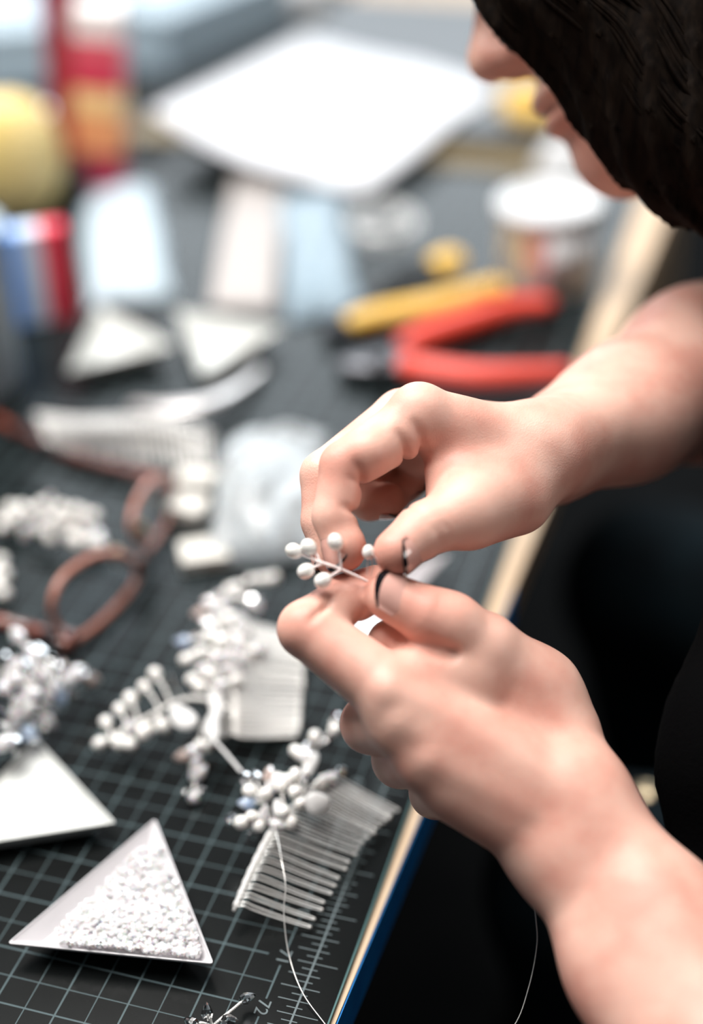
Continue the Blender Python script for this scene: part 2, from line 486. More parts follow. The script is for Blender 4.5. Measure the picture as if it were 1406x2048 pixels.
# ================================================================== PERSON
class SDF:
    """signed distance grid that shapes are blended into"""
    def __init__(s, lo, hi, h):
        s.lo = np.asarray(lo, float); s.h = h
        s.n = np.ceil((np.asarray(hi) - s.lo) / h).astype(int) + 1
        s.d = np.full(s.n, 0.05, np.float32)
        s.ax = [s.lo[i] + h * np.arange(s.n[i]) for i in range(3)]
    def win(s, lo, hi):
        i0 = np.clip(np.floor((np.asarray(lo) - s.lo) / s.h).astype(int), 0, s.n)
        i1 = np.clip(np.ceil((np.asarray(hi) - s.lo) / s.h).astype(int) + 1, 0, s.n)
        sl = tuple(slice(a, b) for a, b in zip(i0, i1))
        X, Y, Z = np.meshgrid(*[s.ax[i][sl[i]] for i in range(3)], indexing='ij')
        return sl, np.stack([X, Y, Z], -1)
    def blend(s, sl, d, k):
        o = s.d[sl]
        if k <= 0: s.d[sl] = np.minimum(o, d); return
        h = np.maximum(k - np.abs(o - d), 0) / k
        s.d[sl] = np.minimum(o, d) - h * h * k * 0.25
    def carve(s, sl, d, k):
        o = s.d[sl]; d = -d
        h = np.maximum(k - np.abs(o - d), 0) / k
        s.d[sl] = np.maximum(o, d) + h * h * k * 0.25
    def cone(s, a, b, ra, rb, k=0.004, cut=False):
        a, b = np.asarray(a, float), np.asarray(b, float)
        m = max(ra, rb) + k + 4 * s.h
        sl, P = s.win(np.minimum(a, b) - m, np.maximum(a, b) + m)
        if P.size == 0: return
        d = rcone(P, a, b, ra, rb)
        (s.carve if cut else s.blend)(sl, d, k)
    def ell(s, c, r, k=0.004, ax=None, cut=False):
        """ellipsoid with semi-axes r along the rows of ax"""
        c = np.asarray(c, float); r = np.asarray(r, float)
        m = r.max() + k + 4 * s.h
        sl, P = s.win(c - m, c + m)
        if P.size == 0: return
        q = P - c
        if ax is not None: q = q @ np.asarray(ax).T
        k0 = np.linalg.norm(q / r, axis=-1); k1 = np.linalg.norm(q / (r * r), axis=-1)
        d = k0 * (k0 - 1) / (k1 + 1e-9)
        (s.carve if cut else s.blend)(sl, d, k)
    def crease(s, c, axis, toward, amp, width, reach):
        """skin fold across a limb at c, deepest on the side it bends toward"""
        c = np.asarray(c, float)
        sl, P = s.win(c - reach, c + reach)
        q = P - c; a = nrm(axis); t = nrm(toward)
        u = q @ a; v = q - u[..., None] * a
        L = np.linalg.norm(v, axis=-1) + 1e-9
        w = np.clip((v @ t) / L, 0, 1)
        fall = np.clip(1 - np.linalg.norm(q, axis=-1) / reach, 0, 1)
        s.d[sl] += (amp * np.exp(-(u / width) ** 2) * w * np.minimum(1, fall * 3)).astype(np.float32)
    def mesh(s):
        return surface_nets(s.d, s.lo, s.h)

def rcone(P, a, b, r1, r2):
    ba = b - a; l2 = ba @ ba
    pa = P - a
    if l2 < 1e-12: return np.linalg.norm(pa, axis=-1) - r1
    rr = r1 - r2
    if rr * rr >= l2:
        return (np.linalg.norm(pa, axis=-1) - r1) if r1 > r2 else (np.linalg.norm(P - b, axis=-1) - r2)
    a2 = l2 - rr * rr; il2 = 1 / l2
    y = pa @ ba; z = y - l2
    x2 = np.sum((pa * l2 - ba * y[..., None]) ** 2, -1)
    y2 = y * y * l2; z2 = z * z * l2
    k = np.sign(rr) * rr * rr * x2
    d = (np.sqrt(x2 * a2 * il2) + y * rr) * il2 - r1
    m1 = np.sign(z) * a2 * z2 > k
    m2 = np.sign(y) * a2 * y2 < k
    d = np.where(m2, np.sqrt(x2 + y2) * il2 - r1, d)
    return np.where(m1, np.sqrt(x2 + z2) * il2 - r2, d)

def surface_nets(d, lo, h):
    ins = d < 0
    n = np.array(d.shape)
    c = [ins[i:n[0] - 1 + i, j:n[1] - 1 + j, k:n[2] - 1 + k] for i in (0, 1) for j in (0, 1) for k in (0, 1)]
    cnt = sum(x.astype(np.int8) for x in c)
    act = (cnt > 0) & (cnt < 8)
    idx = np.full(act.shape, -1, np.int64)
    I = np.argwhere(act); idx[act] = np.arange(len(I))
    corners = np.array([(i, j, k) for i in (0, 1) for j in (0, 1) for k in (0, 1)])
    D = np.stack([d[I[:, 0] + o[0], I[:, 1] + o[1], I[:, 2] + o[2]] for o in corners], 1)
    acc = np.zeros((len(I), 3)); num = np.zeros(len(I))
    for p in range(8):
        for q in range(p + 1, 8):
            if np.abs(corners[p] - corners[q]).sum() != 1: continue
            a, b = D[:, p], D[:, q]
            m = (a < 0) != (b < 0)
            t = np.where(m, a / np.where(m, a - b, 1), 0)
            acc += np.where(m[:, None], corners[p] + t[:, None] * (corners[q] - corners[p]), 0)
            num += m
    V = (I + acc / num[:, None]) * h + lo
    Fc = []
    for ax in range(3):
        u, v = (ax + 1) % 3, (ax + 2) % 3
        A = [slice(None)] * 3; B = [slice(None)] * 3
        A[ax] = slice(0, -1); B[ax] = slice(1, None)
        a, b = ins[tuple(A)], ins[tuple(B)]
        E = np.argwhere(a != b)
        E = E[(E[:, u] > 0) & (E[:, v] > 0) & (E[:, u] < n[u] - 1) & (E[:, v] < n[v] - 1)]
        flip = ins[E[:, 0], E[:, 1], E[:, 2]]
        eu = np.zeros(3, int); eu[u] = 1; ev = np.zeros(3, int); ev[v] = 1
        g = lambda X: idx[X[:, 0], X[:, 1], X[:, 2]]
        Q = np.stack([g(E - eu - ev), g(E - ev), g(E), g(E - eu)], 1)
        Q[~flip] = Q[~flip][:, ::-1]
        Fc.append(Q)
    return V, np.concatenate(Fc)

def relax(V, Q, it=2, lam=0.5):
    for _ in range(it):
        s = np.zeros_like(V); c = np.zeros(len(V))
        for k in range(4):
            for o in (1, 3):
                np.add.at(s, Q[:, k], V[Q[:, (k + o) % 4]]); np.add.at(c, Q[:, k], 1)
        V = V + lam * (s / np.maximum(c, 1)[:, None] - V)
    return V

def fast_mesh(name, V, Q):
    me = bpy.data.meshes.new(name)
    me.vertices.add(len(V)); me.vertices.foreach_set('co', np.asarray(V, np.float32).ravel())
    me.loops.add(Q.size); me.loops.foreach_set('vertex_index', Q.astype(np.int32).ravel())
    me.polygons.add(len(Q)); me.polygons.foreach_set('loop_start', (np.arange(len(Q)) * 4).astype(np.int32))
    me.update(calc_edges=True); me.validate()
    return me

def J(px, py, zmm):
    return at(px, py, zmm / 1000.0)

# ---------------------------------------------------------------- right hand (far one): pinches the wire from above
def chain(S, pts, rad, k=0.003):
    for (a, b), (ra, rb) in zip(zip(pts[:-1], pts[1:]), zip(rad[:-1], rad[1:])):
        S.cone(a, b, ra / 1000, rb / 1000, k)

def limits(groups, pad):
    A = np.array([p for g in groups for p in g])
    return A.min(0) - pad, A.max(0) + pad

R = dict(
    ind=[J(846, 836, 583), J(690, 932, 573), J(668, 1032, 570), J(688, 1106, 569)],
    mid=[J(806, 838, 606), J(650, 950, 592), J(645, 1042, 588), J(662, 1112, 586)],
    rin=[J(800, 856, 628), J(700, 955, 618), J(738, 1002, 616), J(778, 1000, 614)],
    lit=[J(815, 880, 648), J(745, 962, 640), J(785, 990, 636), J(820, 965, 634)],
    thu=[J(1030, 994, 592), J(938, 1022, 573), J(848, 1060, 565), J(793, 1103, 559)],
)
R_rad = dict(ind=[12.0, 9.3, 8.0, 7.2], mid=[11.8, 9.4, 8.0, 7.2], rin=[11.2, 9, 7.8, 7],
             lit=[10.2, 8.2, 7.2, 6.5], thu=[15.2, 12.8, 9.9, 8.5])
R_w = [J(1082, 902, 603), J(1092, 915, 636)]            # radial and ulnar side of the wrist
R_elbow = np.array([0.172, 0.415, 0.118])
lo, hi = limits([R[k] for k in R] + [R_w, [J(1406, 745, 720), R_elbow]], 0.05)
SR = SDF(lo, hi, 0.00115)
for key, rw, wp in (('ind', 14, R_w[0]), ('mid', 15, 0.67 * R_w[0] + 0.33 * R_w[1]), ('rin', 15, 0.33 * R_w[0] + 0.67 * R_w[1]), ('lit', 14, R_w[1])):
    SR.cone(wp, R[key][0], rw / 1000, R_rad[key][0] / 1000, 0.010)
SR.cone(R_w[0], R_w[1], 0.0165, 0.0165, 0.010)
fa = J(1255, 832, 655); fb = J(1406, 748, 705)
SR.cone(R_w[0], fa, 0.0160, 0.0235, 0.012); SR.cone(R_w[1], fa, 0.0165, 0.0240, 0.012)
SR.cone(fa, fb, 0.0250, 0.0375, 0.015); SR.cone(fb, R_elbow, 0.0385, 0.041, 0.015)
SR.cone(J(1130, 850, 640), J(1240, 770, 668), 0.012, 0.016, 0.015)      # ulna side swelling
# thumb root, thenar pad and the web to the index finger
SR.cone(R['thu'][0], R['thu'][1], 0.0150, 0.0125, 0.010)
SR.cone(J(1000, 940, 602), R['thu'][1], 0.018, 0.012, 0.010)
SR.cone(J(905, 880, 592), J(915, 985, 580), 0.0095, 0.0085, 0.010)
SR.cone(J(868, 868, 588), J(884, 985, 580), 0.0050, 0.0042, 0.006)
SR.cone(J(960, 900, 612), J(850, 900, 632), 0.015, 0.012, 0.010)         # palm behind
for key in ('lit', 'rin', 'mid', 'ind'):
    chain(SR, R[key], R_rad[key], 0.0022)
chain(SR, R['thu'][1:], R_rad['thu'][1:], 0.003)
# finger pads and knuckles
SR.ell(J(694, 1092, 568), (0.0070, 0.0070, 0.0075), 0.003)
SR.ell(J(735, 905, 570), (0.0085, 0.0085, 0.0085), 0.005)
SR.ell(J(832, 815, 580), (0.0085, 0.0085, 0.0085), 0.006)               # index knuckle
# folds
def fold(S, a, b, pos, side, amp=0.0011, width=0.0011, reach=0.014):
    amp *= 1.9
    a, b = np.asarray(a), np.asarray(b)
    S.crease(a + (b - a) * pos, b - a, side, amp, width, reach)
inward = RX * 0.8 + RD * 0.5
fold(SR, R['ind'][0], R['ind'][1], 0.97, inward, 0.0016, 0.0014, 0.016)
fold(SR, R['ind'][0], R['ind'][1], 0.42, RD * 1.0 + RX * .3 - RF * .3, 0.0018, 0.0013, 0.018)
fold(SR, R['ind'][0], R['ind'][1], 0.22, RD * 1.0 + RX * .3 - RF * .3, 0.0016, 0.0015, 0.018)
fold(SR, R['ind'][1], R['ind'][2], 0.85, inward, 0.0017, 0.0012, 0.013)
fold(SR, R['ind'][1], R['ind'][2], 0.30, inward, 0.0007, 0.0010, 0.013)
for t in (-0.08, 0.02, 0.12, -0.2): fold(SR, R['thu'][2], R['thu'][3], t, RX * .6 - RF * .5 + RD * .35, 0.0006, 0.0007, 0.013)
fold(SR, R['thu'][2], R['thu'][3], 0.0, -RX * .8 - RD * .5, 0.0010, 0.0010, 0.013)
VR, QR = SR.mesh()
VR = relax(VR, QR, 1)

# ---------------------------------------------------------------- left hand (near one): holds the sprig between thumb and index
L = dict(
    ind=[J(778, 1382, 553), J(614, 1258, 560), J(694, 1197, 571), J(752, 1172, 577)],
    mid=[J(806, 1446, 553), J(741, 1448, 574), J(768, 1400, 602), J(810, 1385, 608)],
    rin=[J(862, 1520, 552), J(802, 1518, 579), J(815, 1480, 606), J(850, 1450, 610)],
    lit=[J(915, 1582, 555), J(872, 1584, 584), J(870, 1560, 612), J(895, 1530, 616)],
    thu=[J(1066, 1392, 580), J(968, 1296, 567), J(858, 1232, 560), J(779, 1193, 561)],
)
L_rad = dict(ind=[12.6, 10.6, 9.0, 8.0], mid=[12.2, 11.0, 9.2, 7.8], rin=[11.8, 10.8, 8.6, 7.4],
             lit=[11.2, 10.0, 8.0, 6.8], thu=[17, 13.2, 10.6, 8.9])
L_w = [J(1158, 1578, 561), J(1112, 1706, 558)]          # radial and ulnar side
L_f = [J(1330, 1850, 541), J(1262, 1938, 540)]
L_elbow = np.array([0.222, -0.062, 0.018])
lo, hi = limits([L[k] for k in L] + [L_w, L_f, [L_elbow]], 0.05)
SL = SDF(lo, hi, 0.00115)
for key, rw, t in (('ind', 14, 0.12), ('mid', 14, 0.37), ('rin', 14, 0.63), ('lit', 13.5, 0.92)):
    SL.cone(L_w[0] * (1 - t) + L_w[1] * t, L[key][0], rw / 1000, L_rad[key][0] / 1000, 0.010)
SL.cone(L_w[0], L_w[1], 0.0145, 0.0145, 0.010)
SL.cone(L_w[0], L_f[0], 0.0148, 0.0205, 0.012); SL.cone(L_w[1], L_f[1], 0.0140, 0.0200, 0.012)
SL.cone(L_f[0], L_elbow, 0.0215, 0.036, 0.015); SL.cone(L_f[1], L_elbow + np.array([0, -0.006, -0.004]), 0.0210, 0.036, 0.015)
SL.cone(L['thu'][0], L['thu'][1], 0.0165, 0.0130, 0.012)
SL.cone(J(1110, 1470, 578), L['thu'][0], 0.017, 0.0165, 0.012)
SL.cone(J(900, 1400, 570), J(975, 1320, 572), 0.012, 0.011, 0.008)       # web
SL.cone(J(780, 1284, 573), J(930, 1318, 570), 0.0085, 0.0130, 0.006)
SL.cone(J(838, 1345, 560), J(935, 1345, 566), 0.0115, 0.0135, 0.006)
SL.cone(J(930, 1480, 585), J(1050, 1560, 590), 0.017, 0.018, 0.012)      # palm below
SL.cone(J(1112, 1700, 556), J(1128, 1722, 556), 0.0145, 0.0145, 0.010)   # ulna head
for key in ('lit', 'rin', 'mid', 'ind'):
    chain(SL, L[key], L_rad[key], 0.0022)
chain(SL, L['thu'][1:], L_rad['thu'][1:], 0.002)
SL.ell(J(722, 1192, 571), (0.0078, 0.0078, 0.0078), 0.004)
SL.ell(J(905, 1240, 560), (0.0095, 0.0095, 0.0095), 0.006)
# tendons on the back of the hand
for key, t in (('ind', 0.2), ('mid', 0.4), ('rin', 0.62)):
    w = L_w[0] * (1 - t) + L_w[1] * t
    up = -RF * 0.0085 - RD * 0.002
    a = L[key][0] + up * 1.05; b = w + up * 1.35
    SL.cone(a, b, 0.0032, 0.0022, 0.006)
fold(SL, L['ind'][0], L['ind'][1], 0.97, RX * .75 - RD * .4, 0.0018, 0.0013, 0.015)
fold(SL, L['ind'][1], L['ind'][2], 0.05, RD * .9 + RX * .2, 0.0018, 0.0013, 0.014)
fold(SL, L['ind'][1], L['ind'][2], 0.9, RD, 0.0010, 0.0010, 0.012)
for t in (0.9, 1.0, 1.1): fold(SL, L['thu'][1], L['thu'][2], t, -RF * .8 - RD * .6, 0.0004, 0.0009, 0.014)
SL.cone(J(842, 1290, 548), J(905, 1305, 553), 0.0022, 0.0016, 0.004, cut=True)    # fold between thumb and index
VL, QL = SL.mesh()
VL = relax(VL, QL, 1)

# ---------------------------------------------------------------- head, neck and trunk
hu = nrm(-0.427 * RX - 0.904 * RD); hn = nrm(-0.904 * RX + 0.427 * RD + 0.05 * RF)
hu = nrm(hu - hn * (hu @ hn)); hs = np.cross(hn, hu)     # head axes: up, front, its side
CHIN = at(1227, 373, 0.70)
HC = CHIN - 0.088 * hn + 0.108 * hu
HAX = np.stack([hs, hn, hu])
def H(x, y, z): return HC + (np.array([x, y, z]) / 1000) @ HAX
SHO_L = np.array([0.345, 0.205, 0.165]); SHO_R = np.array([0.285, 0.590, 0.215])
NECK = (SHO_L + SHO_R) / 2 + np.array([-0.035, 0, 0.035])
PELV = np.array([0.46, 0.40, -0.16])
HIP_L = PELV + np.array([-0.02, -0.09, -0.01]); HIP_R = PELV + np.array([-0.02, 0.10, -0.01])
KNEE_L = np.array([0.10, 0.255, -0.175]); KNEE_R = np.array([0.09, 0.56, -0.185])
ANK_L = np.array([0.16, 0.235, FLOOR_Z + 0.085]); ANK_R = np.array([0.17, 0.60, FLOOR_Z + 0.085])
allp = [H(0, 0, 140), H(0, -110, 0), H(0, 130, -30), H(80, 0, 0), H(-80, 0, 0), H(0, 90, -115), NECK]
lo, hi = limits([allp], 0.03)
SH = SDF(lo, hi, 0.0022)
E3 = HAX
SH.ell(H(0, -8, 42), (0.076, 0.098, 0.086), 0.01, E3)               # cranium
SH.ell(H(0, 34, 0), (0.066, 0.068, 0.088), 0.02, E3)                # face mass
SH.cone(H(34, 30, -66), H(0, 74, -92), 0.028, 0.020, 0.022); SH.cone(H(-34, 30, -66), H(0, 74, -92), 0.028, 0.020, 0.022)
SH.ell(H(0, 78, -95), (0.020, 0.015, 0.016), 0.012, E3)             # chin
SH.ell(H(0, 80, -58), (0.030, 0.018, 0.026), 0.015, E3)             # muzzle
SH.cone(H(-30, 83, 24), H(30, 83, 24), 0.013, 0.013, 0.02)          # brow
SH.cone(H(0, 93, 8), H(0, 113, -30), 0.007, 0.0095, 0.010)          # nose bridge
SH.ell(H(0, 112, -32), (0.0105, 0.011, 0.0095), 0.008, E3)
for s in (-1, 1):
    SH.ell(H(s * 12, 102, -36), (0.0075, 0.010, 0.0075), 0.006, E3)  # nostril wing
    SH.ell(H(s * 6, 108, -43), (0.0035, 0.005, 0.003), 0.003, E3, cut=True)
    SH.ell(H(s * 32, 86, 2), (0.017, 0.012, 0.012), 0.010, E3, cut=True)   # eye socket
    SH.ell(H(s * 31, 79, 3), (0.0125, 0.0125, 0.0125), 0.003, E3)
    SH.ell(H(s * 43, 66, -26), (0.022, 0.020, 0.020), 0.02, E3)            # cheek
    SH.ell(H(s * 74, -6, -6), (0.006, 0.019, 0.031), 0.004, E3)            # ear
    SH.ell(H(s * 79, -4, -4), (0.004, 0.011, 0.020), 0.004, E3, cut=True)
SH.ell(H(0, 97, -59), (0.022, 0.009, 0.0058), 0.005, E3)
SH.ell(H(0, 95, -71), (0.019, 0.010, 0.0066), 0.005, E3)
SH.ell(H(0, 106, -65), (0.024, 0.008, 0.0014), 0.003, E3, cut=True)
SH.cone(H(0, -12, -60), NECK, 0.052, 0.058, 0.03)
VH, QH = SH.mesh(); VH = relax(VH, QH, 2)

TR = [SHO_L, SHO_R, NECK, PELV, HIP_L, HIP_R, KNEE_L, KNEE_R, ANK_L, ANK_R, R_elbow, L_elbow,
      ANK_L + np.array([-0.2, 0, -0.09]), ANK_R + np.array([-0.2, 0, -0.09])]
lo, hi = limits([TR], 0.20)
ST = SDF(lo, hi, 0.0075)
def trunk(S, g):
    """the torso and limbs, grown by g metres for clothing"""
    S.cone(SHO_L, SHO_R, 0.060 + g, 0.060 + g, 0.06)
    ch = (SHO_L + SHO_R) / 2 * 0.72 + PELV * 0.28
    S.cone(ch + (0, -0.055, 0), ch + (0, 0.06, 0), 0.115 + g, 0.115 + g, 0.08)
    S.cone(ch, PELV, 0.125 + g, 0.140 + g, 0.10)
def arms(S, g):
    S.cone(SHO_L, L_elbow, 0.052 + g, 0.039 + g, 0.03); S.cone(SHO_R, R_elbow, 0.052 + g, 0.041 + g, 0.03)
def legs(S, g):
    S.cone(HIP_L, HIP_R, 0.105 + g, 0.105 + g, 0.06)
    for h_, k_, a_ in ((HIP_L, KNEE_L, ANK_L), (HIP_R, KNEE_R, ANK_R)):
        S.cone(h_, k_, 0.085 + g, 0.056 + g, 0.04); S.cone(k_, a_, 0.054 + g, 0.036 + g, 0.02)
trunk(ST, -0.004); arms(ST, -0.002); legs(ST, -0.006)
ST.cone(NECK, H(0, -12, -60), 0.060, 0.048, 0.03)
for a_ in (ANK_L, ANK_R): ST.cone(a_ + (0.01, 0, -0.04), a_ + (-0.14, 0, -0.055), 0.036, 0.022, 0.02)
VT, QT = ST.mesh()

Vp = np.concatenate([VR, VL, VH, VT])
Qp = np.concatenate([QR, QL + len(VR), QH + len(VR) + len(VL), QT + len(VR) + len(VL) + len(VH)])
P0 = np.array([PELV[0], PELV[1], FLOOR_Z])
pm = fast_mesh('person', Vp - P0, Qp)
person = link('person', pm, M_SKIN)
person.location = P0
tag(person, 'person in a black top bending over the table, both hands twisting a pearl sprig', 'person')

# clothing
def sdf_obj(S, name, m, relaxes=2, clip=None, parent=person):
    if clip is not None: clip(S)
    V_, Q_ = S.mesh(); V_ = relax(V_, Q_, relaxes)
    me = fast_mesh(name, V_, Q_)
    return link(name, me, m, parent)

def plane_cut(S, point, normal, near=None, rad=0.2):
    """keeps what lies behind the plane"""
    if near is None: sl = tuple(slice(0, n) for n in S.n); _, P = S.win(S.lo, S.lo + S.h * (S.n - 1)); sl = tuple(slice(0, k) for k in P.shape[:3])
    else: sl, P = S.win(np.asarray(near) - rad, np.asarray(near) + rad)
    d = (P - np.asarray(point)) @ nrm(normal)
    S.d[sl] = np.maximum(S.d[sl], d)

SS = SDF(lo, hi, 0.006)
trunk(SS, 0.010)
for s_, e_ in ((SHO_L, L_elbow), (SHO_R, R_elbow)):
    m_ = s_ + (e_ - s_) * 0.62
    SS.cone(s_, m_, 0.066, 0.062, 0.04)
SS.cone(NECK, NECK + (H(0, -12, -60) - NECK) * 0.22, 0.072, 0.062, 0.03)
# loose front of the top hanging below the chest
SS.cone(np.array([0.335, 0.17, 0.10]), np.array([0.225, 0.135, 0.055]), 0.075, 0.060, 0.05)
SS.cone(np.array([0.225, 0.135, 0.055]), np.array([0.215, 0.150, -0.03]), 0.062, 0.050, 0.05)
for (xa, ya), (xb, yb_) in (((1520, 1150), (1462, 1400)), ((1462, 1400), (1424, 1560)), ((1424, 1560), (1436, 1780))):
    SS.cone(at(xa, ya, .60), at(xb, yb_, .60), 0.019, 0.019, 0.012)
SS.cone(np.array([0.225, 0.135, 0.055]), at(1450, 1480, .60), 0.055, 0.020, 0.02)
SS.cone(np.array([0.38, 0.35, 0.05]), np.array([0.34, 0.30, -0.12]), 0.12, 0.12, 0.06)
shirt = sdf_obj(SS, 'shirt', M_SHIRT)
shirt['label'] = 'loose black short-sleeved top'
SJ = SDF(lo, hi, 0.0075)
legs(SJ, 0.006)
for a_ in (ANK_L, ANK_R): plane_cut(SJ, a_ + (0, 0, -0.015), (0, 0, -1), a_, 0.12)
jeans = sdf_obj(SJ, 'trousers', M_JEANS)
jeans['label'] = 'dark blue-black denim trousers'
for a_ in (ANK_L, ANK_R):
    lo_, hi_ = limits([[a_ + (0.05, 0, 0.03), a_ + (-0.20, 0, -0.085)]], 0.06)
    SO = SDF(lo_, hi_, 0.005)
    SO.cone(a_ + (0.01, 0, -0.035), a_ + (-0.15, 0, -0.050), 0.042, 0.028, 0.02); SO.cone(a_, a_ + (0.01, 0, -0.035), 0.040, 0.042, 0.02)
    SO.cone(a_ + (-0.04, 0, -0.045), a_ + (-0.15, 0, -0.052), 0.038, 0.032, 0.02)
    plane_cut(SO, (0, 0, FLOOR_Z + 0.001), (0, 0, -1)); plane_cut(SO, a_ + (0, 0, 0.02), (0, 0, 1), a_, 0.06)
    sdf_obj(SO, 'shoe', M_SHOE)
# hair: a cap with long locks falling past the cheek on the camera's side
lo_, hi_ = limits([[H(0, -130, 40), H(0, 150, 140), H(115, 0, 0), H(-115, 0, 0), H(95, 30, -190), H(-95, 30, -190), H(0, -120, -190), at(1430, 490, .64), at(930, -110, .62)]], 0.04)
SHR = SDF(lo_, hi_, 0.0032)
SHR.ell(H(0, -14, 50), (0.088, 0.108, 0.094), 0.01, E3)
SHR.ell(H(0, 58, 88), (0.060, 0.036, 0.030), 0.03, E3)
for s in (-1, 1):
    SHR.cone(H(s * 45, 62, 78), H(s * 72, 52, 0), 0.026, 0.020, 0.02)
    SHR.cone(H(s * 72, 52, 0), H(s * 74, 40, -80), 0.020, 0.022, 0.02)
    SHR.cone(H(s * 74, 40, -80), H(s * 70, 0, -160), 0.022, 0.016, 0.02)
    SHR.cone(H(s * 80, 10, 30), H(s * 84, 8, -100), 0.026, 0.026, 0.02)
    SHR.cone(H(s * 84, 8, -100), H(s * 78, -30, -180), 0.026, 0.016, 0.02)
    SHR.cone(H(s * 66, -50, 30), H(s * 70, -40, -150), 0.040, 0.034, 0.03)
SHR.cone(H(-56, 104, 80), H(56, 104, 80), 0.036, 0.036, 0.02)  # fringe above the view, added to shade the nose
SHR.cone(H(0, -90, 30), H(0, -75, -160), 0.050, 0.040, 0.03)
for off, zz, rr in ((62, .632, .014), (150, .622, .019), (250, .628, .024), (360, .640, .026)):
    path = [(930, -110), (975, -20), (993, 45), (1052, 95), (1112, 145), (1153, 205), (1195, 275), (1248, 338), (1320, 398), (1420, 474)]
    for (xa, ya), (xb, yb_) in zip(path[:-1], path[1:]):
        SHR.cone(at(xa + off * .8, ya - off * .6, zz), at(xb + off * .8, yb_ - off * .6, zz + .004), rr, rr, 0.012)
sl, P = SHR.win(SHR.lo, SHR.lo + SHR.h * (SHR.n - 2))
q = (P - HC) @ HAX.T
ang = np.arctan2(q[..., 1] - 0.0, q[..., 0]) 
SHR.d[sl] += (0.0018 * np.sin(ang * 46 + 6 * np.sin(q[..., 2] * 30)) + 0.0012 * np.sin(ang * 91 + q[..., 2] * 40)).astype(np.float32)
hair = sdf_obj(SHR, 'hair', M_HAIR, 1)
nodes(M_HAIR)[3].inputs['Specular IOR Level'].default_value = 0.05
hair['label'] = 'long dark brown hair falling around the face'
hs_ = MB(); r_h = np.random.default_rng(5)
cpath = np.array([(930, -110), (975, -20), (993, 45), (1052, 95), (1112, 145), (1153, 205), (1195, 275), (1248, 338), (1320, 398), (1420, 474)], float)
for k in range(230):
    o_ = r_h.uniform(-8, 470); t0, t1_ = 0.0, r_h.uniform(0.86, 1.0)
    zc = np.interp(o_, [0, 62, 150, 250, 360, 470], [.6315, .617, .604, .603, .613, .630]) - r_h.uniform(-.001, .003)
    ph_, am_ = r_h.uniform(0, 6), r_h.uniform(3, 9)
    P_ = []
    for j, (x, y) in enumerate(cpath):
        w_ = am_ * math.sin(ph_ + j * 0.7)
        P_.append(at(x + o_ * .8 + w_, y - o_ * .6 + w_ * .5, zc + .0006 * math.sin(ph_ + j)))
    P_ = smooth_path(P_, 3); P_ = P_[:max(6, int(len(P_) * t1_))]
    n_ = len(P_); hs_.tube(P_, r_h.uniform(.0007, .0016) * np.minimum(1, np.linspace(3.0, 0.25, n_)), 5)
o_ = hs_.build('hair_strands', M_HAIR, hair); o_['kind'] = 'stuff'
for s in (-1, 1):
    eb = MB(); eb.ball(H(s * 31, 81.5, 2), 0.0118, 16, 10)
    eye = eb.build('eye', M_EYE, person)
    MB().ball(H(s * 31, 91, -1), 0.0048, 12, 8, (1, 1, 0.5), hn).build('iris', M_IRIS, eye)

# nails
def nail(c, axis, normal, r, length, half_angle=58, name='fingernail', over=0.0):
    a = nrm(axis); n_ = nrm(np.asarray(normal) - a * (np.asarray(normal) @ a)); s = np.cross(a, n_)
    nu, nv = 10, 14
    V_ = []; mi = []
    v0 = -length * 0.55; v1 = length * 0.45
    for j in range(nv + 1):
        t = j / nv; v = v0 + (v1 - v0) * t
        for i in range(nu + 1):
            u = -1 + 2 * i / nu
            th = math.radians(half_angle) * u
            vv = v - (0.34 * length * u * u * t * t) + 0.16 * length * (u * u) * (1 - t) ** 2 * 1.0
            rr = r * (1.04 - 0.16 * max(0, vv / r) ** 2 - 0.10 * (1 - t) ** 2 * u ** 4 - 0.05 * max(0, 1 - 4 * t)) + 0.0001
            V_.append(c + a * vv + (n_ * math.cos(th) + s * math.sin(th)) * rr)
    up = [v + nrm(v - c) * 0.00045 for v in V_]
    W_ = nu + 1; N_ = len(V_)
    Fc = []
    for j in range(nv):
        for i in range(nu):
            q = (j * W_ + i, j * W_ + i + 1, (j + 1) * W_ + i + 1, (j + 1) * W_ + i)
            Fc.append(tuple(k + N_ for k in q)); mi.append(1 if j >= nv - 2 else 0)
            Fc.append(q[::-1]); mi.append(1 if j >= nv - 2 else 0)
    rim = [j * W_ for j in range(nv + 1)] + [nv * W_ + i for i in range(1, W_)] + [j * W_ + nu for j in range(nv - 1, -1, -1)] + [i for i in range(nu - 1, 0, -1)]
    for k in range(len(rim)):
        a_, b_ = rim[k], rim[(k + 1) % len(rim)]
        Fc.append((a_, b_, b_ + N_, a_ + N_)); mi.append(1 if a_ // W_ >= nv - 2 else 0)
    o_ = mk(name, np.array(V_ + up), Fc, [M_NAIL, M_POLISH], person)
    o_.data.polygons.foreach_set('material_index', mi)
    o_['label'] = 'fingernail with a black painted tip'
    return o_
nail(L['thu'][3], -RX * 0.80 - RD * 0.58, -RF * 0.80 - RD * 0.52 + RX * 0.1, 0.0089, 0.0180, 64)
nail(R['thu'][3], R['thu'][3] - R['thu'][2] - RF * 0.004, RX * 0.62 + RD * 0.3 - RF * 0.62, 0.0085, 0.0145)
nail(R['ind'][3], R['ind'][3] - R['ind'][2], -RX * 0.78 - RF * 0.62, 0.0072, 0.0125)
nail(R['mid'][3], R['mid'][3] - R['mid'][2], -RX * 0.9 + RF * 0.3, 0.0072, 0.0125)
nail(L['mid'][3], L['mid'][3] - L['mid'][2], RF * 0.9 + RD * 0.3, 0.0076, 0.0125)
nail(L['rin'][3], L['rin'][3] - L['rin'][2], RF * 0.9 + RD * 0.3, 0.0072, 0.012)
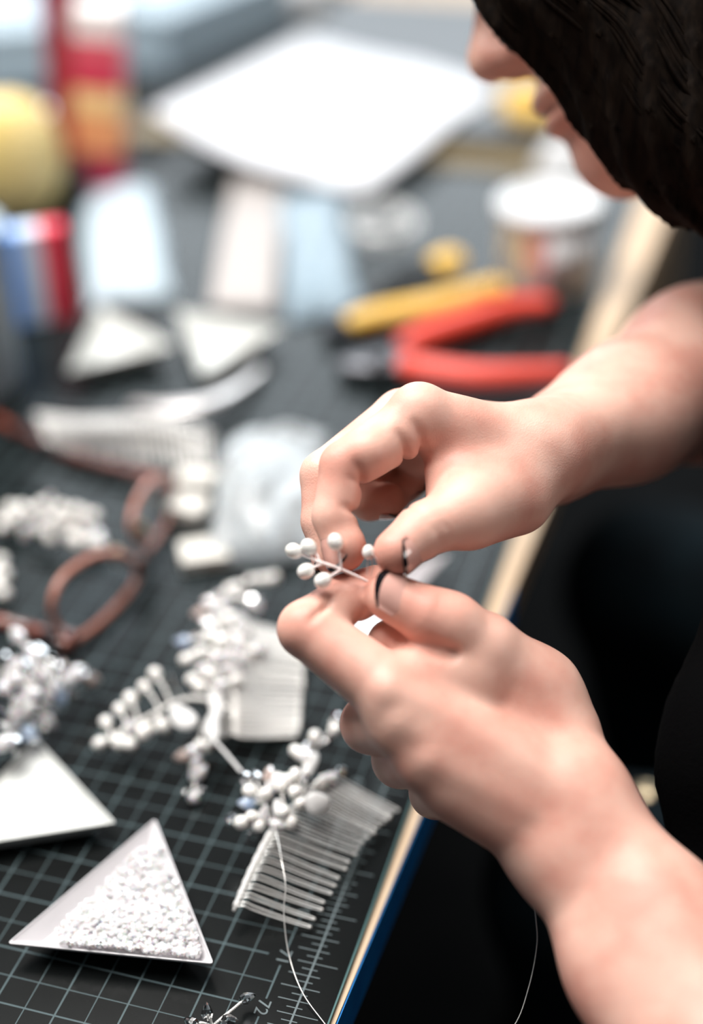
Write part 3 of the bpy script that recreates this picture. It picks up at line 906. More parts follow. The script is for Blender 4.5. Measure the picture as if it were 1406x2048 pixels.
nail(L['lit'][3], L['lit'][3] - L['lit'][2], RF * 0.9 + RD * 0.3, 0.0066, 0.011)
nail(R['rin'][3], R['rin'][3] - R['rin'][2], RD * 0.8 + RF * 0.3, 0.0070, 0.012)
nail(R['lit'][3], R['lit'][3] - R['lit'][2], RD * 0.8 + RF * 0.3, 0.0065, 0.011)

# ================================================================== THINGS ON THE TABLE
random.seed(7)
rng = np.random.default_rng(11)

# ------------------------------------------------------------------ beads
def pearl_mesh():
    v, f = ball(14, 10)
    v = v * np.array([0.0029, 0.0029, 0.0034]); v[:, 0] *= 1 + 25 * v[:, 2]
    return v, f
def drop_mesh(n=8):
    prof = [(0, 0.0046), (0.0013, 0.0034), (0.0024, 0.0012), (0.0029, -0.0008), (0.0021, -0.0030), (0, -0.0042)]
    return lathe(prof, n)
def bicone_mesh(n=6, r=0.002, h=0.002):
    return lathe([(0, h), (r * .55, h * .72), (r, 0), (r * .55, -h * .72), (0, -h)], n)
def proto(name, vf, m, smooth):
    me = bpy.data.meshes.new(name); me.from_pydata([tuple(v) for v in vf[0]], [], vf[1]); me.update()
    me.materials.append(m)
    me.polygons.foreach_set('use_smooth', [smooth] * len(me.polygons))
    return me
ME_PEARL = proto('pearl', pearl_mesh(), M_PEARL, True)
ME_DROP = proto('crystal_bead', drop_mesh(), M_CRYSTAL, False)
ME_DROPB = proto('blue_crystal_bead', drop_mesh(), M_CRYSTAL_BLUE, False)
ME_DROPP = proto('blush_crystal_bead', drop_mesh(), M_CRYSTAL_PINK, False)
ME_DROPM = proto('milky_crystal_bead', drop_mesh(), M_CHIP, False)
KIND = {'p': ('pearl', ME_PEARL), 'c': ('crystal_bead', ME_DROP), 'b': ('crystal_bead', ME_DROPB), 'k': ('crystal_bead', ME_DROPP), 'm': ('crystal_bead', ME_DROPM)}
KLAB = {'b': 'blue flashing crystal bead', 'k': 'blush crystal bead'}

def bead(kind, pos, axis, parent, scale=1.0, base=None):
    name, me = KIND[kind]
    o = bpy.data.objects.new(name, me); COL.objects.link(o)
    o.parent = parent; o.matrix_parent_inverse = Matrix.Translation(parent.location).inverted()
    Fm = frame(axis)
    o.matrix_basis = Matrix.Translation(Vector(pos)) @ Matrix([list(Fm[0]), list(Fm[1]), list(Fm[2])]).to_4x4() @ Matrix.Scale(scale, 4)
    if kind in KLAB: o['label'] = KLAB[kind]
    return o

def twig(parent, pts, r=0.0003, m=None, twisted=True, name='stem', turns=550):
    b = MB(); pth = smooth_path(pts, 8)
    if twisted:
        for q in twist(pth, r * 0.95, turns): b.tube(q, r, 5)
    else: b.tube(pth, r, 6)
    return b.build(name, m or M_SILVER, parent)

def flake(parent, c, u, v, th=0.0006, m=None, name='petal', bulge=0.0012):
    """thin curved frosted petal with half-axes u, v"""
    c, u, v = np.asarray(c), np.asarray(u), np.asarray(v); w = nrm(np.cross(u, v))
    n, ring = 14, 4
    V_ = [c + w * bulge]; F_ = []
    for j in range(1, ring + 1):
        for i in range(n):
            a = 2 * math.pi * i / n; rr = j / ring * (1 + 0.07 * math.sin(3 * a + 1))
            V_.append(c + u * rr * math.cos(a) + v * rr * math.sin(a) + w * bulge * (1 - (j / ring) ** 2))
    for i in range(n):
        k = (i + 1) % n
        F_.append((0, 1 + i, 1 + k))
        for j in range(ring - 1):
            a = 1 + j * n
            F_.append((a + i, a + n + i, a + n + k, a + k))
    N_ = len(V_)
    V2 = [p - w * th for p in V_]
    F2 = [tuple(i + N_ for i in q[::-1]) for q in F_]
    e = 1 + (ring - 1) * n
    F3 = [(e + i, e + i + N_, e + (i + 1) % n + N_, e + (i + 1) % n) for i in range(n)]
    return mk(name, np.array(V_ + V2), F_ + F2 + F3, m or M_FLAKE, parent)

def cluster(parent, beads, hub, hmap, f=on, stem=0.00028, stem_m=None, scale=1.0):
    """beads: (px, py, kind, height mm); each hangs on its own twisted stem from the hub (world point)"""
    hub = np.asarray(hub)
    for px, py, kd, h in beads:
        p = f(px, py, h / 1000)
        q = min(hmap, key=lambda s: np.linalg.norm(np.asarray(s) - p)) if hmap else hub
        q = np.asarray(q)
        d = p - q; L_ = np.linalg.norm(d)
        if L_ > 0.002:
            mid = q + d * 0.5 + np.array([0, 0, 0.10 * L_])
            twig(parent, [q, mid, p - nrm(d) * 0.0025], stem, stem_m)
        bead(kd, p, d if L_ > 1e-4 else (0, 0, 1), parent, scale * random.uniform(0.92, 1.08))

# ------------------------------------------------------------------ the sprig being made, held in both hands
c0 = J(728, 1157, 560)
sp = thing('pearl_sprig', c0, 'twisted wire sprig with six white pearls held between the fingertips of both hands', 'hair ornament')
j1, j2, j3 = J(683, 1139, 558), J(640, 1124, 558), J(628, 1116, 559)
b = MB()
for q in twist(smooth_path([J(735, 1163, 561), j1, j2, J(632, 1122, 558)], 10), 0.00030, 700): b.tube(q, 0.00032, 6)
b.build('main_stem', M_ROSEWIRE, sp)
for a_, e_, px, py, z_ in ((j1, J(678, 1103, 557), 671, 1084, 557), (j2, J(634, 1110, 559), 618, 1094, 560), (j2, J(612, 1112, 560), 588, 1102, 561),
                           (J(645, 1127, 558), J(628, 1134, 558), 612, 1142, 558), (j1, J(662, 1152, 556), 646, 1161, 556)):
    pp = J(px, py, z_)
    twig(sp, [a_, e_, e_ + (pp - e_) * 0.6], 0.00030, M_ROSEWIRE, turns=700)
    bead('p', pp, pp - e_, sp, 1.0)
pp = J(737, 1104, 558)
bead('p', pp, RD, sp, 0.82)
twig(sp, [J(745, 1106, 556), J(756, 1125, 556), J(766, 1150, 558)], 0.00016, M_ROSEWIRE, False, 'loose_wire')
twig(sp, [J(737, 1112, 558), J(735, 1130, 559), J(734, 1152, 560)], 0.00018, M_ROSEWIRE, False, 'loose_wire')
twig(sp, [J(742, 1112, 558), J(745, 1130, 559), J(742, 1152, 560)], 0.00018, M_ROSEWIRE, False, 'loose_wire')
twig(sp, [J(740, 1160, 572), J(800, 1240, 585), J(900, 1430, 608), J(1000, 1640, 612), J(1056, 1755, 606), J(1073, 1850, 600), J(1072, 1905, 597), J(1056, 1980, 592), J(1028, 2052, 588), J(960, 2130, 585)],
     0.00022, M_SILVER, False, 'trailing_wire')

# ------------------------------------------------------------------ wire hair combs
def comb(name, loc, label, bar, root, tip, n, parent_group, hb, hr, ht, wire=0.00032, cover=(0, 1), twist_amp=1.0, barm=None):
    """bar, root, tip: pixel curves (lists) on the table with heights; every tooth is a bent wire pair of its own"""
    t_ = thing(name, loc, label, 'hair comb', parent_group)
    B = smooth_path([on(x, y, h) for x, y, h in bar], 12); Rr = smooth_path([on(x, y, h) for x, y, h in root], 12); T = smooth_path([on(x, y, h) for x, y, h in tip], 12)
    def pick(C, t):
        x = t * (len(C) - 1); i = min(int(x), len(C) - 2)
        return C[i] + (C[i + 1] - C[i]) * (x - i)
    b = MB(); b.tube(B, 0.0009, 8); b.build('bar', M_SILVER, t_)
    # frosted thread wound round the bar
    i0, i1 = int(cover[0] * (len(B) - 1)), int(cover[1] * (len(B) - 1))
    b = MB(); seg = B[i0:i1 + 1]
    b.tube(seg, 0.0014 + 0.0002 * np.sin(np.arange(len(seg)) * 2.0), 8)
    b.build('wrapping', barm or M_BAR, t_)
    along = nrm(B[-1] - B[0])
    for i in range(n):
        t = (i + 0.5) / n
        p, r_, e = pick(B, t), pick(Rr, t), pick(T, t)
        jit = (random.random() - 0.5) * 0.0016
        e = e + along * jit + nrm(e - r_) * jit
        gap = 0.0009
        hump = np.array([0, 0, 0.0024])
        s_ = nrm(np.cross(np.cross(e - r_, along), e - r_))
        up = [p - s_ * gap + (0, 0, .001), p + (r_ - p) * 0.5 + hump - s_ * gap, r_ - s_ * gap + hump * 0.3, r_ + (e - r_) * 0.5 - s_ * gap * 0.8, e - s_ * 0.0005 - nrm(e - r_) * 0.001, e + nrm(e - r_) * 0.0004]
        dn = [e + s_ * 0.0005 - nrm(e - r_) * 0.001, r_ + (e - r_) * 0.5 + s_ * gap * 0.8, r_ + s_ * gap + hump * 0.3, p + (r_ - p) * 0.5 + hump + s_ * gap, p + s_ * gap + (0, 0, .001)]
        b = MB(); b.tube(smooth_path(up + dn, 4), wire, 5)
        b.ball(e, wire * 2.1, 8, 6)
        b.build('tooth', M_SILVER, t_)
    return t_, B

# front comb: arched, teeth toward the table edge
ca, CB = comb('hair_comb', on(600, 1740), 'silver wire comb with clustered beads, nearest the table edge', 
          [(468, 1822, .009), (505, 1735, .016), (552, 1650, .020), (610, 1590, .019), (655, 1555, .014)],
          [(505, 1829, .008), (545, 1730, .016), (592, 1650, .020), (645, 1590, .019), (688, 1562, .014)],
          [(617, 1862, .002), (668, 1775, .004), (720, 1695, .006), (760, 1650, .006), (793, 1618, .004)],
          21, 'decorated wire hair combs', .012, .014, .003, cover=(0.03, 0.62))
def z5(x, y): return 400 + x / 3.348, 1380 + y / 3.348
hub = [on(*z5(420, 880), .022), on(*z5(560, 760), .026), on(*z5(680, 720), .026), on(*z5(430, 760), .024)]
zb = [(215, 862, 'c', 20), (282, 888, 'p', 22), (352, 852, 'p', 25), (352, 965, 'c', 17), (395, 905, 'p', 22), (303, 590, 'c', 27), (372, 592, 'c', 26), (330, 680, 'p', 28),
      (318, 757, 'b', 24), (440, 700, 'p', 30), (462, 568, 'k', 28), (522, 602, 'p', 30), (582, 605, 'p', 31), (640, 568, 'p', 31), (702, 612, 'c', 29),
      (640, 690, 'p', 30), (672, 752, 'p', 27), (560, 812, 'p', 28), (545, 640, 'p', 30), (480, 650, 'm', 29), (430, 830, 'm', 25), (605, 880, 'p', 24), (520, 900, 'm', 23), (800, 640, 'p', 22), (838, 600, 'm', 22), (930, 550, 'c', 20), (880, 590, 'm', 20)]
cluster(ca, [(*z5(x, y), k, h) for x, y, k, h in zb], hub[0], hub)
br = [on(*z5(680, 700), .026), on(*z5(715, 520), .026), on(*z5(780, 380), .022), on(*z5(905, 250), .018)]
twig(ca, br, 0.0003)
cluster(ca, [(*z5(x, y), k, h) for x, y, k, h in [(672, 432, 'p', 27), (640, 410, 'p', 26), (705, 440, 'm', 27), (770, 312, 'p', 25), (850, 345, 'c', 22), (905, 260, 'p', 20), (915, 205, 'c', 19), (720, 380, 'c', 25)]], br[1], br)
flake(ca, on(*z5(785, 760), .027), (on(*z5(870, 760), .026) - on(*z5(700, 760), .028)) / 2, (on(*z5(790, 690), .029) - on(*z5(790, 850), .022)) / 2)
flake(ca, on(*z5(735, 500), .026), (on(*z5(790, 470), .026) - on(*z5(680, 520), .026)) / 2, (on(*z5(760, 420), .027) - on(*z5(720, 600), .025)) / 2)
flake(ca, on(*z5(525, 790), .028), (on(*z5(560, 790), .027) - on(*z5(490, 790), .029)) / 2, (on(*z5(525, 730), .029) - on(*z5(525, 860), .026)) / 2)
twig(ca, [on(*z5(460, 700), .028), on(*z5(470, 830), .024), on(*z5(520, 1000), .028), (on(563, 1720, .029)), on(571, 1770, .026), on(568, 1830, .017), on(578, 1910, .006), on(605, 1985, .003), on(650, 2048, .001), on(690, 2100, .0006)], 0.00022, M_SILVER, False, 'loose_wire')
o = twig(ca, [on(*z5(300, 575), .027), on(450, 1505, .026), on(408, 1458, .028)], 0.0008, M_BAR, False, 'thread_end')

# second comb: behind it, lit bright
cb, CB2 = comb('hair_comb', on(500, 1400), 'silver wire comb with pearl branches, bright teeth behind the front comb',
          [(446, 1475, .008), (440, 1420, .014), (442, 1350, .018), (452, 1290, .017), (470, 1245, .012)],
          [(487, 1478, .009), (483, 1420, .016), (486, 1350, .020), (496, 1290, .018), (512, 1250, .012)],
          [(594, 1472, .003), (598, 1420, .005), (602, 1360, .006), (606, 1310, .006), (606, 1268, .004)],
          25, 'decorated wire hair combs', .012, .014, .003, wire=0.00058, cover=(0.0, 1.0))
def z8(x, y): return 150 + x / 2.556, 1120 + y / 2.556
st = [on(*z8(790, 760), .022), on(*z8(640, 708), .024), on(*z8(520, 725), .022), on(*z8(380, 800), .018), on(*z8(250, 870), .014), on(*z8(150, 925), .010)]
twig(cb, st, 0.0006, turns=300, name='main_stem')
stx = list(smooth_path(st, 5))
cluster(cb, [(*z8(x, y), k, h) for x, y, k, h in [(410, 582, 'p', 26), (355, 650, 'p', 22), (285, 710, 'p', 19), (230, 765, 'p', 16), (160, 832, 'p', 13), (128, 938, 'p', 9), (225, 935, 'p', 10), (280, 940, 'p', 11), (345, 888, 'p', 12), (372, 868, 'p', 13), (446, 846, 'p', 15), (285, 850, 'm', 14)]], st[1], stx, stem=0.0004, scale=1.12)
flake(cb, on(*z8(550, 805), .026), (on(*z8(625, 830), .026) - on(*z8(475, 790), .026)) / 2, (on(*z8(555, 745), .028) - on(*z8(550, 865), .024)) / 2)
st2 = [on(*z8(700, 780), .020), on(*z8(650, 880), .016), on(*z8(625, 1020), .010), on(*z8(608, 1215), .004)]
twig(cb, st2, 0.0004)
cluster(cb, [(*z8(x, y), k, h) for x, y, k, h in [(640, 950, 'p', 16), (670, 955, 'p', 15), (600, 975, 'm', 15), (625, 1020, 'm', 12), (615, 1060, 'm', 10), (555, 1000, 'k', 10), (612, 1100, 'm', 8), (600, 1210, 'm', 4), (625, 1200, 'c', 5), (640, 1085, 'm', 9), (590, 1205, 'c', 4)]], st2[1], list(smooth_path(st2, 4)), stem=0.0004)
up = [on(*z8(740, 740), .022), on(*z8(690, 560), .028), on(*z8(730, 380), .030), on(*z8(720, 250), .028), on(*z8(790, 150), .024), on(*z8(900, 110), .018), on(*z8(1010, 95), .012)]
twig(cb, up, 0.0005)
cluster(cb, [(*z8(x, y), k, h) for x, y, k, h in [(1015, 92, 'p', 14), (985, 100, 'p', 16), (950, 100, 'p', 17), (900, 108, 'p', 19), (825, 140, 'p', 24), (790, 155, 'p', 25), (740, 190, 'm', 28), (700, 215, 'm', 28), (912, 232, 'm', 22), (920, 215, 'c', 22), (760, 240, 'm', 29), (640, 270, 'k', 28), (785, 300, 'p', 31), (690, 330, 'm', 31), (690, 395, 'p', 33), (750, 420, 'p', 33), (552, 415, 'b', 28), (600, 410, 'c', 28), (612, 490, 'p', 28), (570, 510, 'p', 26), (650, 470, 'p', 31),
     (600, 612, 'p', 25), (690, 590, 'p', 29), (640, 650, 'p', 25), (822, 616, 'p', 24), (900, 470, 'p', 22), (840, 430, 'm', 27), (850, 500, 'm', 26), (780, 490, 'm', 30), (720, 500, 'm', 31), (740, 640, 'm', 27), (830, 330, 'm', 28), (660, 560, 'm', 29), (950, 450, 'm', 20), (800, 560, 'm', 28), (870, 380, 'c', 24)]], up[1], list(smooth_path(up, 4)), stem=0.0004, scale=1.1)
flake(cb, on(*z8(720, 690), .024), (on(*z8(760, 690), .024) - on(*z8(680, 690), .024)) / 2, (on(*z8(725, 580), .026) - on(*z8(735, 880), .020)) / 2)
flake(cb, on(*z8(700, 870), .022), (on(*z8(740, 880), .022) - on(*z8(660, 860), .022)) / 2, (on(*z8(700, 810), .024) - on(*z8(700, 960), .019)) / 2)
flake(cb, on(*z8(830, 330), .028), (on(*z8(890, 350), .027) - on(*z8(770, 310), .029)) / 2, (on(*z8(840, 270), .030) - on(*z8(820, 400), .026)) / 2)
twig(cb, [on(*z8(545, 705), .024), on(*z8(510, 640), .028), on(*z8(490, 585), .032)], 0.0002, twisted=False, name='wire_end')

# third comb: far left, undecorated
cc, _ = comb('hair_comb', on(250, 890), 'plain silver wire comb behind the eyeglasses',
          [(72, 830, .010), (150, 838, .016), (230, 836, .020), (320, 836, .018), (425, 868, .010)],
          [(78, 845, .010), (155, 858, .017), (235, 858, .020), (322, 858, .018), (420, 888, .010)],
          [(95, 880, .003), (170, 900, .004), (250, 914, .004), (330, 924, .004), (425, 930, .003)],
          25, 'wire combs at the far side', .012, .014, .003, wire=0.0006)

# ------------------------------------------------------------------ loose bead sprigs
def z6(x, y): return x / 2.0086, 780 + y / 2.0086
s1 = thing('crystal_sprig', on(60, 1400), 'bushy sprig of clear crystal beads lying against the white tray on the left', 'hair ornament')
hb = [on(*z6(60, 1380), .022), on(*z6(90, 1250), .026), on(*z6(140, 1180), .028), on(*z6(20, 1200), .028), on(*z6(250, 1160), .020)]
twig(s1, [hb[0], hb[1], hb[2], hb[4]], 0.0005); twig(s1, [hb[1], hb[3], on(*z6(20, 1080), .03)], 0.0005)
cb_ = [(70, 990, 'm', 34), (130, 1060, 'm', 32), (160, 1060, 'c', 31), (250, 1120, 'c', 24), (310, 1130, 'm', 18), (365, 1165, 'k', 10), (280, 1220, 'c', 14), (210, 1300, 'c', 12), (195, 1210, 'm', 22), (100, 1290, 'm', 26), (120, 1385, 'b', 18), (30, 1360, 'c', 24), (90, 1170, 'm', 34), (20, 1090, 'c', 33), (60, 1110, 'm', 34), (150, 1130, 'm', 32), (10, 1200, 'm', 33), (40, 1240, 'c', 31), (160, 1280, 'c', 20), (10, 1420, 'm', 22), (60, 1430, 'c', 20), (230, 1180, 'c', 22), (240, 1220, 'b', 18), (130, 1220, 'm', 30), (180, 1150, 'm', 29), (215, 1110, 'c', 26), (60, 1310, 'm', 28), (270, 1160, 'm', 20), (340, 1150, 'c', 14), (110, 1120, 'c', 33), (50, 1170, 'm', 34), (75, 1260, 'm', 30), (190, 1330, 'm', 14), (150, 1350, 'c', 18), (20, 1310, 'c', 28)]
cluster(s1, [(*z6(x, y), k, h) for x, y, k, h in cb_], hb[0], list(smooth_path([hb[0], hb[1], hb[2], hb[4]], 4)) + [hb[3]], stem=0.0004, scale=1.25)

s2 = thing('pearl_sprig', on(100, 1050), 'pearl sprig lying between the eyeglass arms at the left', 'hair ornament')
hb = [on(-30, 1040, .008), on(50, 1030, .012), on(105, 1030, .016), on(160, 1050, .014), on(200, 1085, .010)]
twig(s2, hb, 0.0005)
pb_ = [(195, 450, 22), (170, 470, 20), (245, 480, 22), (215, 520, 20), (300, 490, 20), (160, 545, 14), (210, 592, 10), (290, 590, 10), (330, 500, 18), (372, 510, 15), (395, 590, 9), (90, 480, 15), (40, 480, 13), (60, 510, 12), (10, 548, 10), (105, 565, 8), (180, 570, 10), (370, 610, 8), (260, 540, 16), (310, 610, 8), (340, 560, 12), (400, 620, 7), (130, 490, 16)]
cluster(s2, [(*z6(x, y), 'p' if i % 5 else 'm', h) for i, (x, y, h) in enumerate(pb_)], hb[1], list(smooth_path(hb, 4)), stem=0.0004, scale=1.3)

s3 = thing('pearl_sprig', on(2, 1175), 'small pearl sprig at the left edge, below the pearls between the eyeglass arms', 'hair ornament')
hb = [on(-40, 1170, .006), on(-12, 1165, .008), on(0, 1180, .006)]
twig(s3, hb, 0.0005)
cluster(s3, [(*z6(x, y), 'p', h) for x, y, h in [(2, 690, 10), (15, 745, 9), (12, 815, 5), (-20, 780, 8), (-30, 720, 10)]], hb[1], hb, stem=0.0004, scale=1.3)

s4 = thing('crystal_sprig', on(430, 2035), 'small clear crystal sprig with twisted stem near the printed numeral 72', 'hair ornament')
hb = [on(425, 2052, .003), on(445, 2035, .005), on(470, 2015, .006), on(486, 2001, .006)]
twig(s4, hb, 0.00035, turns=700)
twig(s4, [on(425, 2052, .003), on(405, 2075, .003), on(380, 2095, .002)], 0.00035, turns=700)
for px, py, h, d in ((494, 1996, 6.5, (1, .8, .1)), (414, 2024, 9, (-.3, .8, .8)), (458, 2040, 6, (1, .2, .1)), (384, 2046, 5, (-1, .2, .2)), (440, 2062, 4, (1, -.3, 0))):
    p = on(px, py, h / 1000); q = min(hb, key=lambda s: np.linalg.norm(s - p))
    if np.linalg.norm(p - q) > .004: twig(s4, [q, (p + q) / 2 + (0, 0, .001), p + (q - p) * .25], 0.0003, turns=700)
    bead('c', p, d, s4, 0.80)

# ------------------------------------------------------------------ triangular bead trays
def tray(label, corners, depth, m, group, floor=0.60, inner=None, fin=None, flip=False, rad=0.05, lip=0.0007, nseg=7):
    """corners: three rim points in the world, in order"""
    C3 = [np.asarray(c) for c in corners]; G = sum(C3) / 3
    up = nrm(np.cross(C3[1] - C3[0], C3[2] - C3[0]))
    if up[2] < 0: up = -up
    def ring(scale, z, inset=0.0):
        out = []
        for i in range(3):
            p, a, b_ = C3[i], C3[i - 1], C3[(i + 1) % 3]
            ea, eb = nrm(a - p), nrm(b_ - p)
            L_ = np.linalg.norm(a - p) * rad * 0.5
            for t in np.linspace(0, 1, nseg):
                q = (p + ea * L_) * (1 - t) ** 2 + 2 * p * t * (1 - t) + (p + eb * L_) * t * t
                out.append(G + (q - G) * scale + up * z)
        return out
    sz = np.linalg.norm(C3[0] - G)
    if not flip:
        prof = [(floor, -depth), (1.0, -0.0010), (1.004, 0.0), (0.985, 0.0002), (0.968, -0.0006), (fin or floor + 0.03, -(inner or depth - 0.0012))]
    else:
        prof = [(0.97, 0.0), (1.0, 0.0004), (1.0, 0.0020), (0.90, depth * 0.55), (floor + .12, depth * 0.95), (floor + .06, depth)]
    V_ = []
    for s_, z in prof: V_ += ring(s_, z)
    n = 3 * nseg; F_ = []
    for j in range(len(prof) - 1):
        for i in range(n):
            k = (i + 1) % n
            F_.append((j * n + i, j * n + k, (j + 1) * n + k, (j + 1) * n + i))
    V_.append(G + up * prof[-1][1]); V_.append(G + up * prof[0][1]); c1, c2 = len(V_) - 2, len(V_) - 1
    for i in range(n):
        k = (i + 1) % n; e = (len(prof) - 1) * n
        F_.append((e + i, e + k, c1)); F_.append((k, i, c2))
    # outward facing
    bm = bmesh.new(); me = bpy.data.meshes.new('bead_tray')
    org = np.array([G[0], G[1], min(v[2] for v in V_)])
    vs = [bm.verts.new(tuple(v - org)) for v in V_]
    for f_ in F_: bm.faces.new([vs[i] for i in f_])
    bmesh.ops.recalc_face_normals(bm, faces=bm.faces); bm.to_mesh(me); bm.free()
    o_ = link('bead_tray', me, m, smooth=False); o_.location = org
    tag(o_, label, 'bead tray', group)
    return o_, C3, G, up
TG = 'white triangular bead trays'
t1, C3, G, UP = tray('white triangular tray full of tiny clear crystals, nearest the camera', [on(15, 1886, .011), on(310, 1638, .013), on(427, 1927, .011)], 0.0105, M_TRAY, TG, floor=0.66, inner=0.0062, fin=0.74)
# crystals heaped in it
me_chip = [proto('crystal_chip', bicone_mesh(6, 0.0016, 0.0015), M_CHIP, False), proto('crystal_chip', bicone_mesh(5, 0.0014, 0.0018), M_CHIP, False), proto('crystal_chip', bicone_mesh(7, 0.0019, 0.0010), M_CRYSTAL, False)]
placed = []
A_, B_, D_ = C3
tries = 0
rest = MB()
while len(placed) < 598 and tries < 90000:
    tries += 1
    u, v = random.random(), random.random()
    if u + v > 1: u, v = 1 - u, 1 - v
    w = 1 - u - v                                   # weights of A (left), B (top), D (right)
    if u > 0.74 or v > 0.80 or w > 0.90: continue
    if w < 0.045 + 0.12 * u or u < 0.03 or v < 0.022: continue
    dens = min(1, 0.35 + 1.6 * w) * (1.0 if v < .5 else 0.75)
    if random.random() > dens: continue
    edge = min(u, v, w) * 3
    z = -0.0040 + 0.0044 * min(1, max(0, 1 - edge / 0.26)) + 0.0030 * math.exp(-((v - .16) / .2) ** 2) + 0.0015 * random.random()
    p = A_ * u + B_ * v + D_ * w + UP * z
    if any((p[0] - q[0]) ** 2 + (p[1] - q[1]) ** 2 + (p[2] - q[2]) ** 2 < 0.0016 ** 2 for q in placed): continue
    placed.append(p)
    if len(placed) % 2 == 0:
        v_, f_ = bicone_mesh(6, 0.0014, 0.0014)
        rest.add(v_ @ frame((random.uniform(-1, 1), random.uniform(-1, 1), random.uniform(-1, 1))).T + p - UP * 0.0008, f_)
        continue
    o = bpy.data.objects.new('crystal_chip', random.choice(me_chip[:2] if random.random() < 0.85 else me_chip))
    COL.objects.link(o); o.location = p
    o.rotation_euler = (random.uniform(-1.2, 1.2), random.uniform(-1.2, 1.2), random.uniform(0, 6))
    o.scale = [random.uniform(0.75, 1.15)] * 3
    tag(o, 'tiny faceted clear crystal among those heaped in the nearest white tray', 'crystal', 'crystals heaped in the front tray')
o = rest.build('crystal_chips', M_CHIP, smooth=False); o['kind'] = 'stuff'
tag(o, 'layer of tiny clear crystal chips filling the nearest white tray', 'crystal')
t2, *_ = tray('white triangular tray under the crystal sprig at the left edge', [on(231, 1645, .010), on(72, 1476, .010), on(-150, 1705, .010)], 0.0095, M_TRAY_WORN, TG, floor=0.74, inner=0.0022, fin=0.93)
tray('white triangular tray seen through the gap between the two hands', [on(702, 1325, .011), on(898, 1106, .011), on(648, 1180, .011)], 0.0105, M_TRAY, TG)
tray('white triangular tray below the blue-white pouch, left one of the blurred pair', [on(135, 742, .014), on(200, 612, .014), on(352, 690, .014)], 0.0135, M_TRAY_WORN, TG)
tray('white triangular tray at the foot of the greige card, right one of the blurred pair', [on(402, 752, .014), on(352, 618, .014), on(566, 655, .014)], 0.0135, M_TRAY_WORN, TG)

# ------------------------------------------------------------------ eyeglasses
gl = thing('eyeglasses', on(190, 1150), 'tortoiseshell eyeglasses lying upside down with open arms', 'eyeglasses')
def ring_of(pts, r, m, name, label=None):
    P_ = smooth_path([on(x, y, h) for x, y, h in pts] + [on(*pts[0])], 6)
    b = MB(); b.tube(P_, r, 8, cap=False); o_ = b.build(name, m, gl)
    if label: o_['label'] = label
    c = P_.mean(0)
    V_ = [c] + list(P_[:-1]); n = len(P_) - 1
    w = nrm(np.cross(P_[1] - c, P_[n // 3] - c)) * 0.0005
    VV = [v + w for v in V_] + [v - w for v in V_]
    FF = [(0, 1 + i, 1 + (i + 1) % n) for i in range(n)]
    FF = FF + [tuple(n + 1 + k for k in f[::-1]) for f in FF]
    mk('lens', np.array(VV), FF, M_LENS, gl)
near = [(146, 1284, .004), (205, 1240, .004), (262, 1178, .005), (274, 1142, .012), (248, 1112, .028), (190, 1112, .036), (130, 1150, .036), (106, 1196, .030), (110, 1245, .016)]
far = [(296, 1098, .005), (322, 1062, .004), (345, 1010, .004), (348, 975, .010), (330, 952, .024), (300, 962, .034), (272, 1005, .036), (262, 1050, .030), (272, 1084, .016)]
ring_of(near, 0.0021, M_TORT_PINK, 'rim'); ring_of(far, 0.0019, M_TORT_PINK, 'rim')
twig(gl, [on(270, 1135, .013), on(284, 1118, .018), on(294, 1100, .010)], 0.0022, M_TORT, False, 'bridge')
for pp_ in ((236, 1113, .012), (282, 1062, .012)):
    MB().ball(on(*pp_), 0.0042, 12, 8, (1, .5, 1.4)).build('nose_pad', M_BRASS, gl)
b = MB(); b.tube(smooth_path([on(146, 1284, .006), on(125, 1278, .007), on(60, 1258, .006), on(0, 1243, .006), on(-90, 1225, .004), on(-130, 1190, .004)], 6), 0.0034, 8)
b.build('temple', M_TORT, gl)
b = MB(); b.tube(smooth_path([on(346, 985, .008), on(305, 955, .008), on(240, 938, .007), on(150, 912, .007), on(70, 880, .006), on(0, 842, .005), on(-60, 815, .004)], 6), 0.0034, 8)
b.build('temple', M_TORT, gl)
for p_ in ((132, 1282, .007), (330, 970, .009)):
    MB().box(on(*p_), (0.009, 0.012, 0.008), bev=0.002).build('hinge_block', M_TORT, gl)

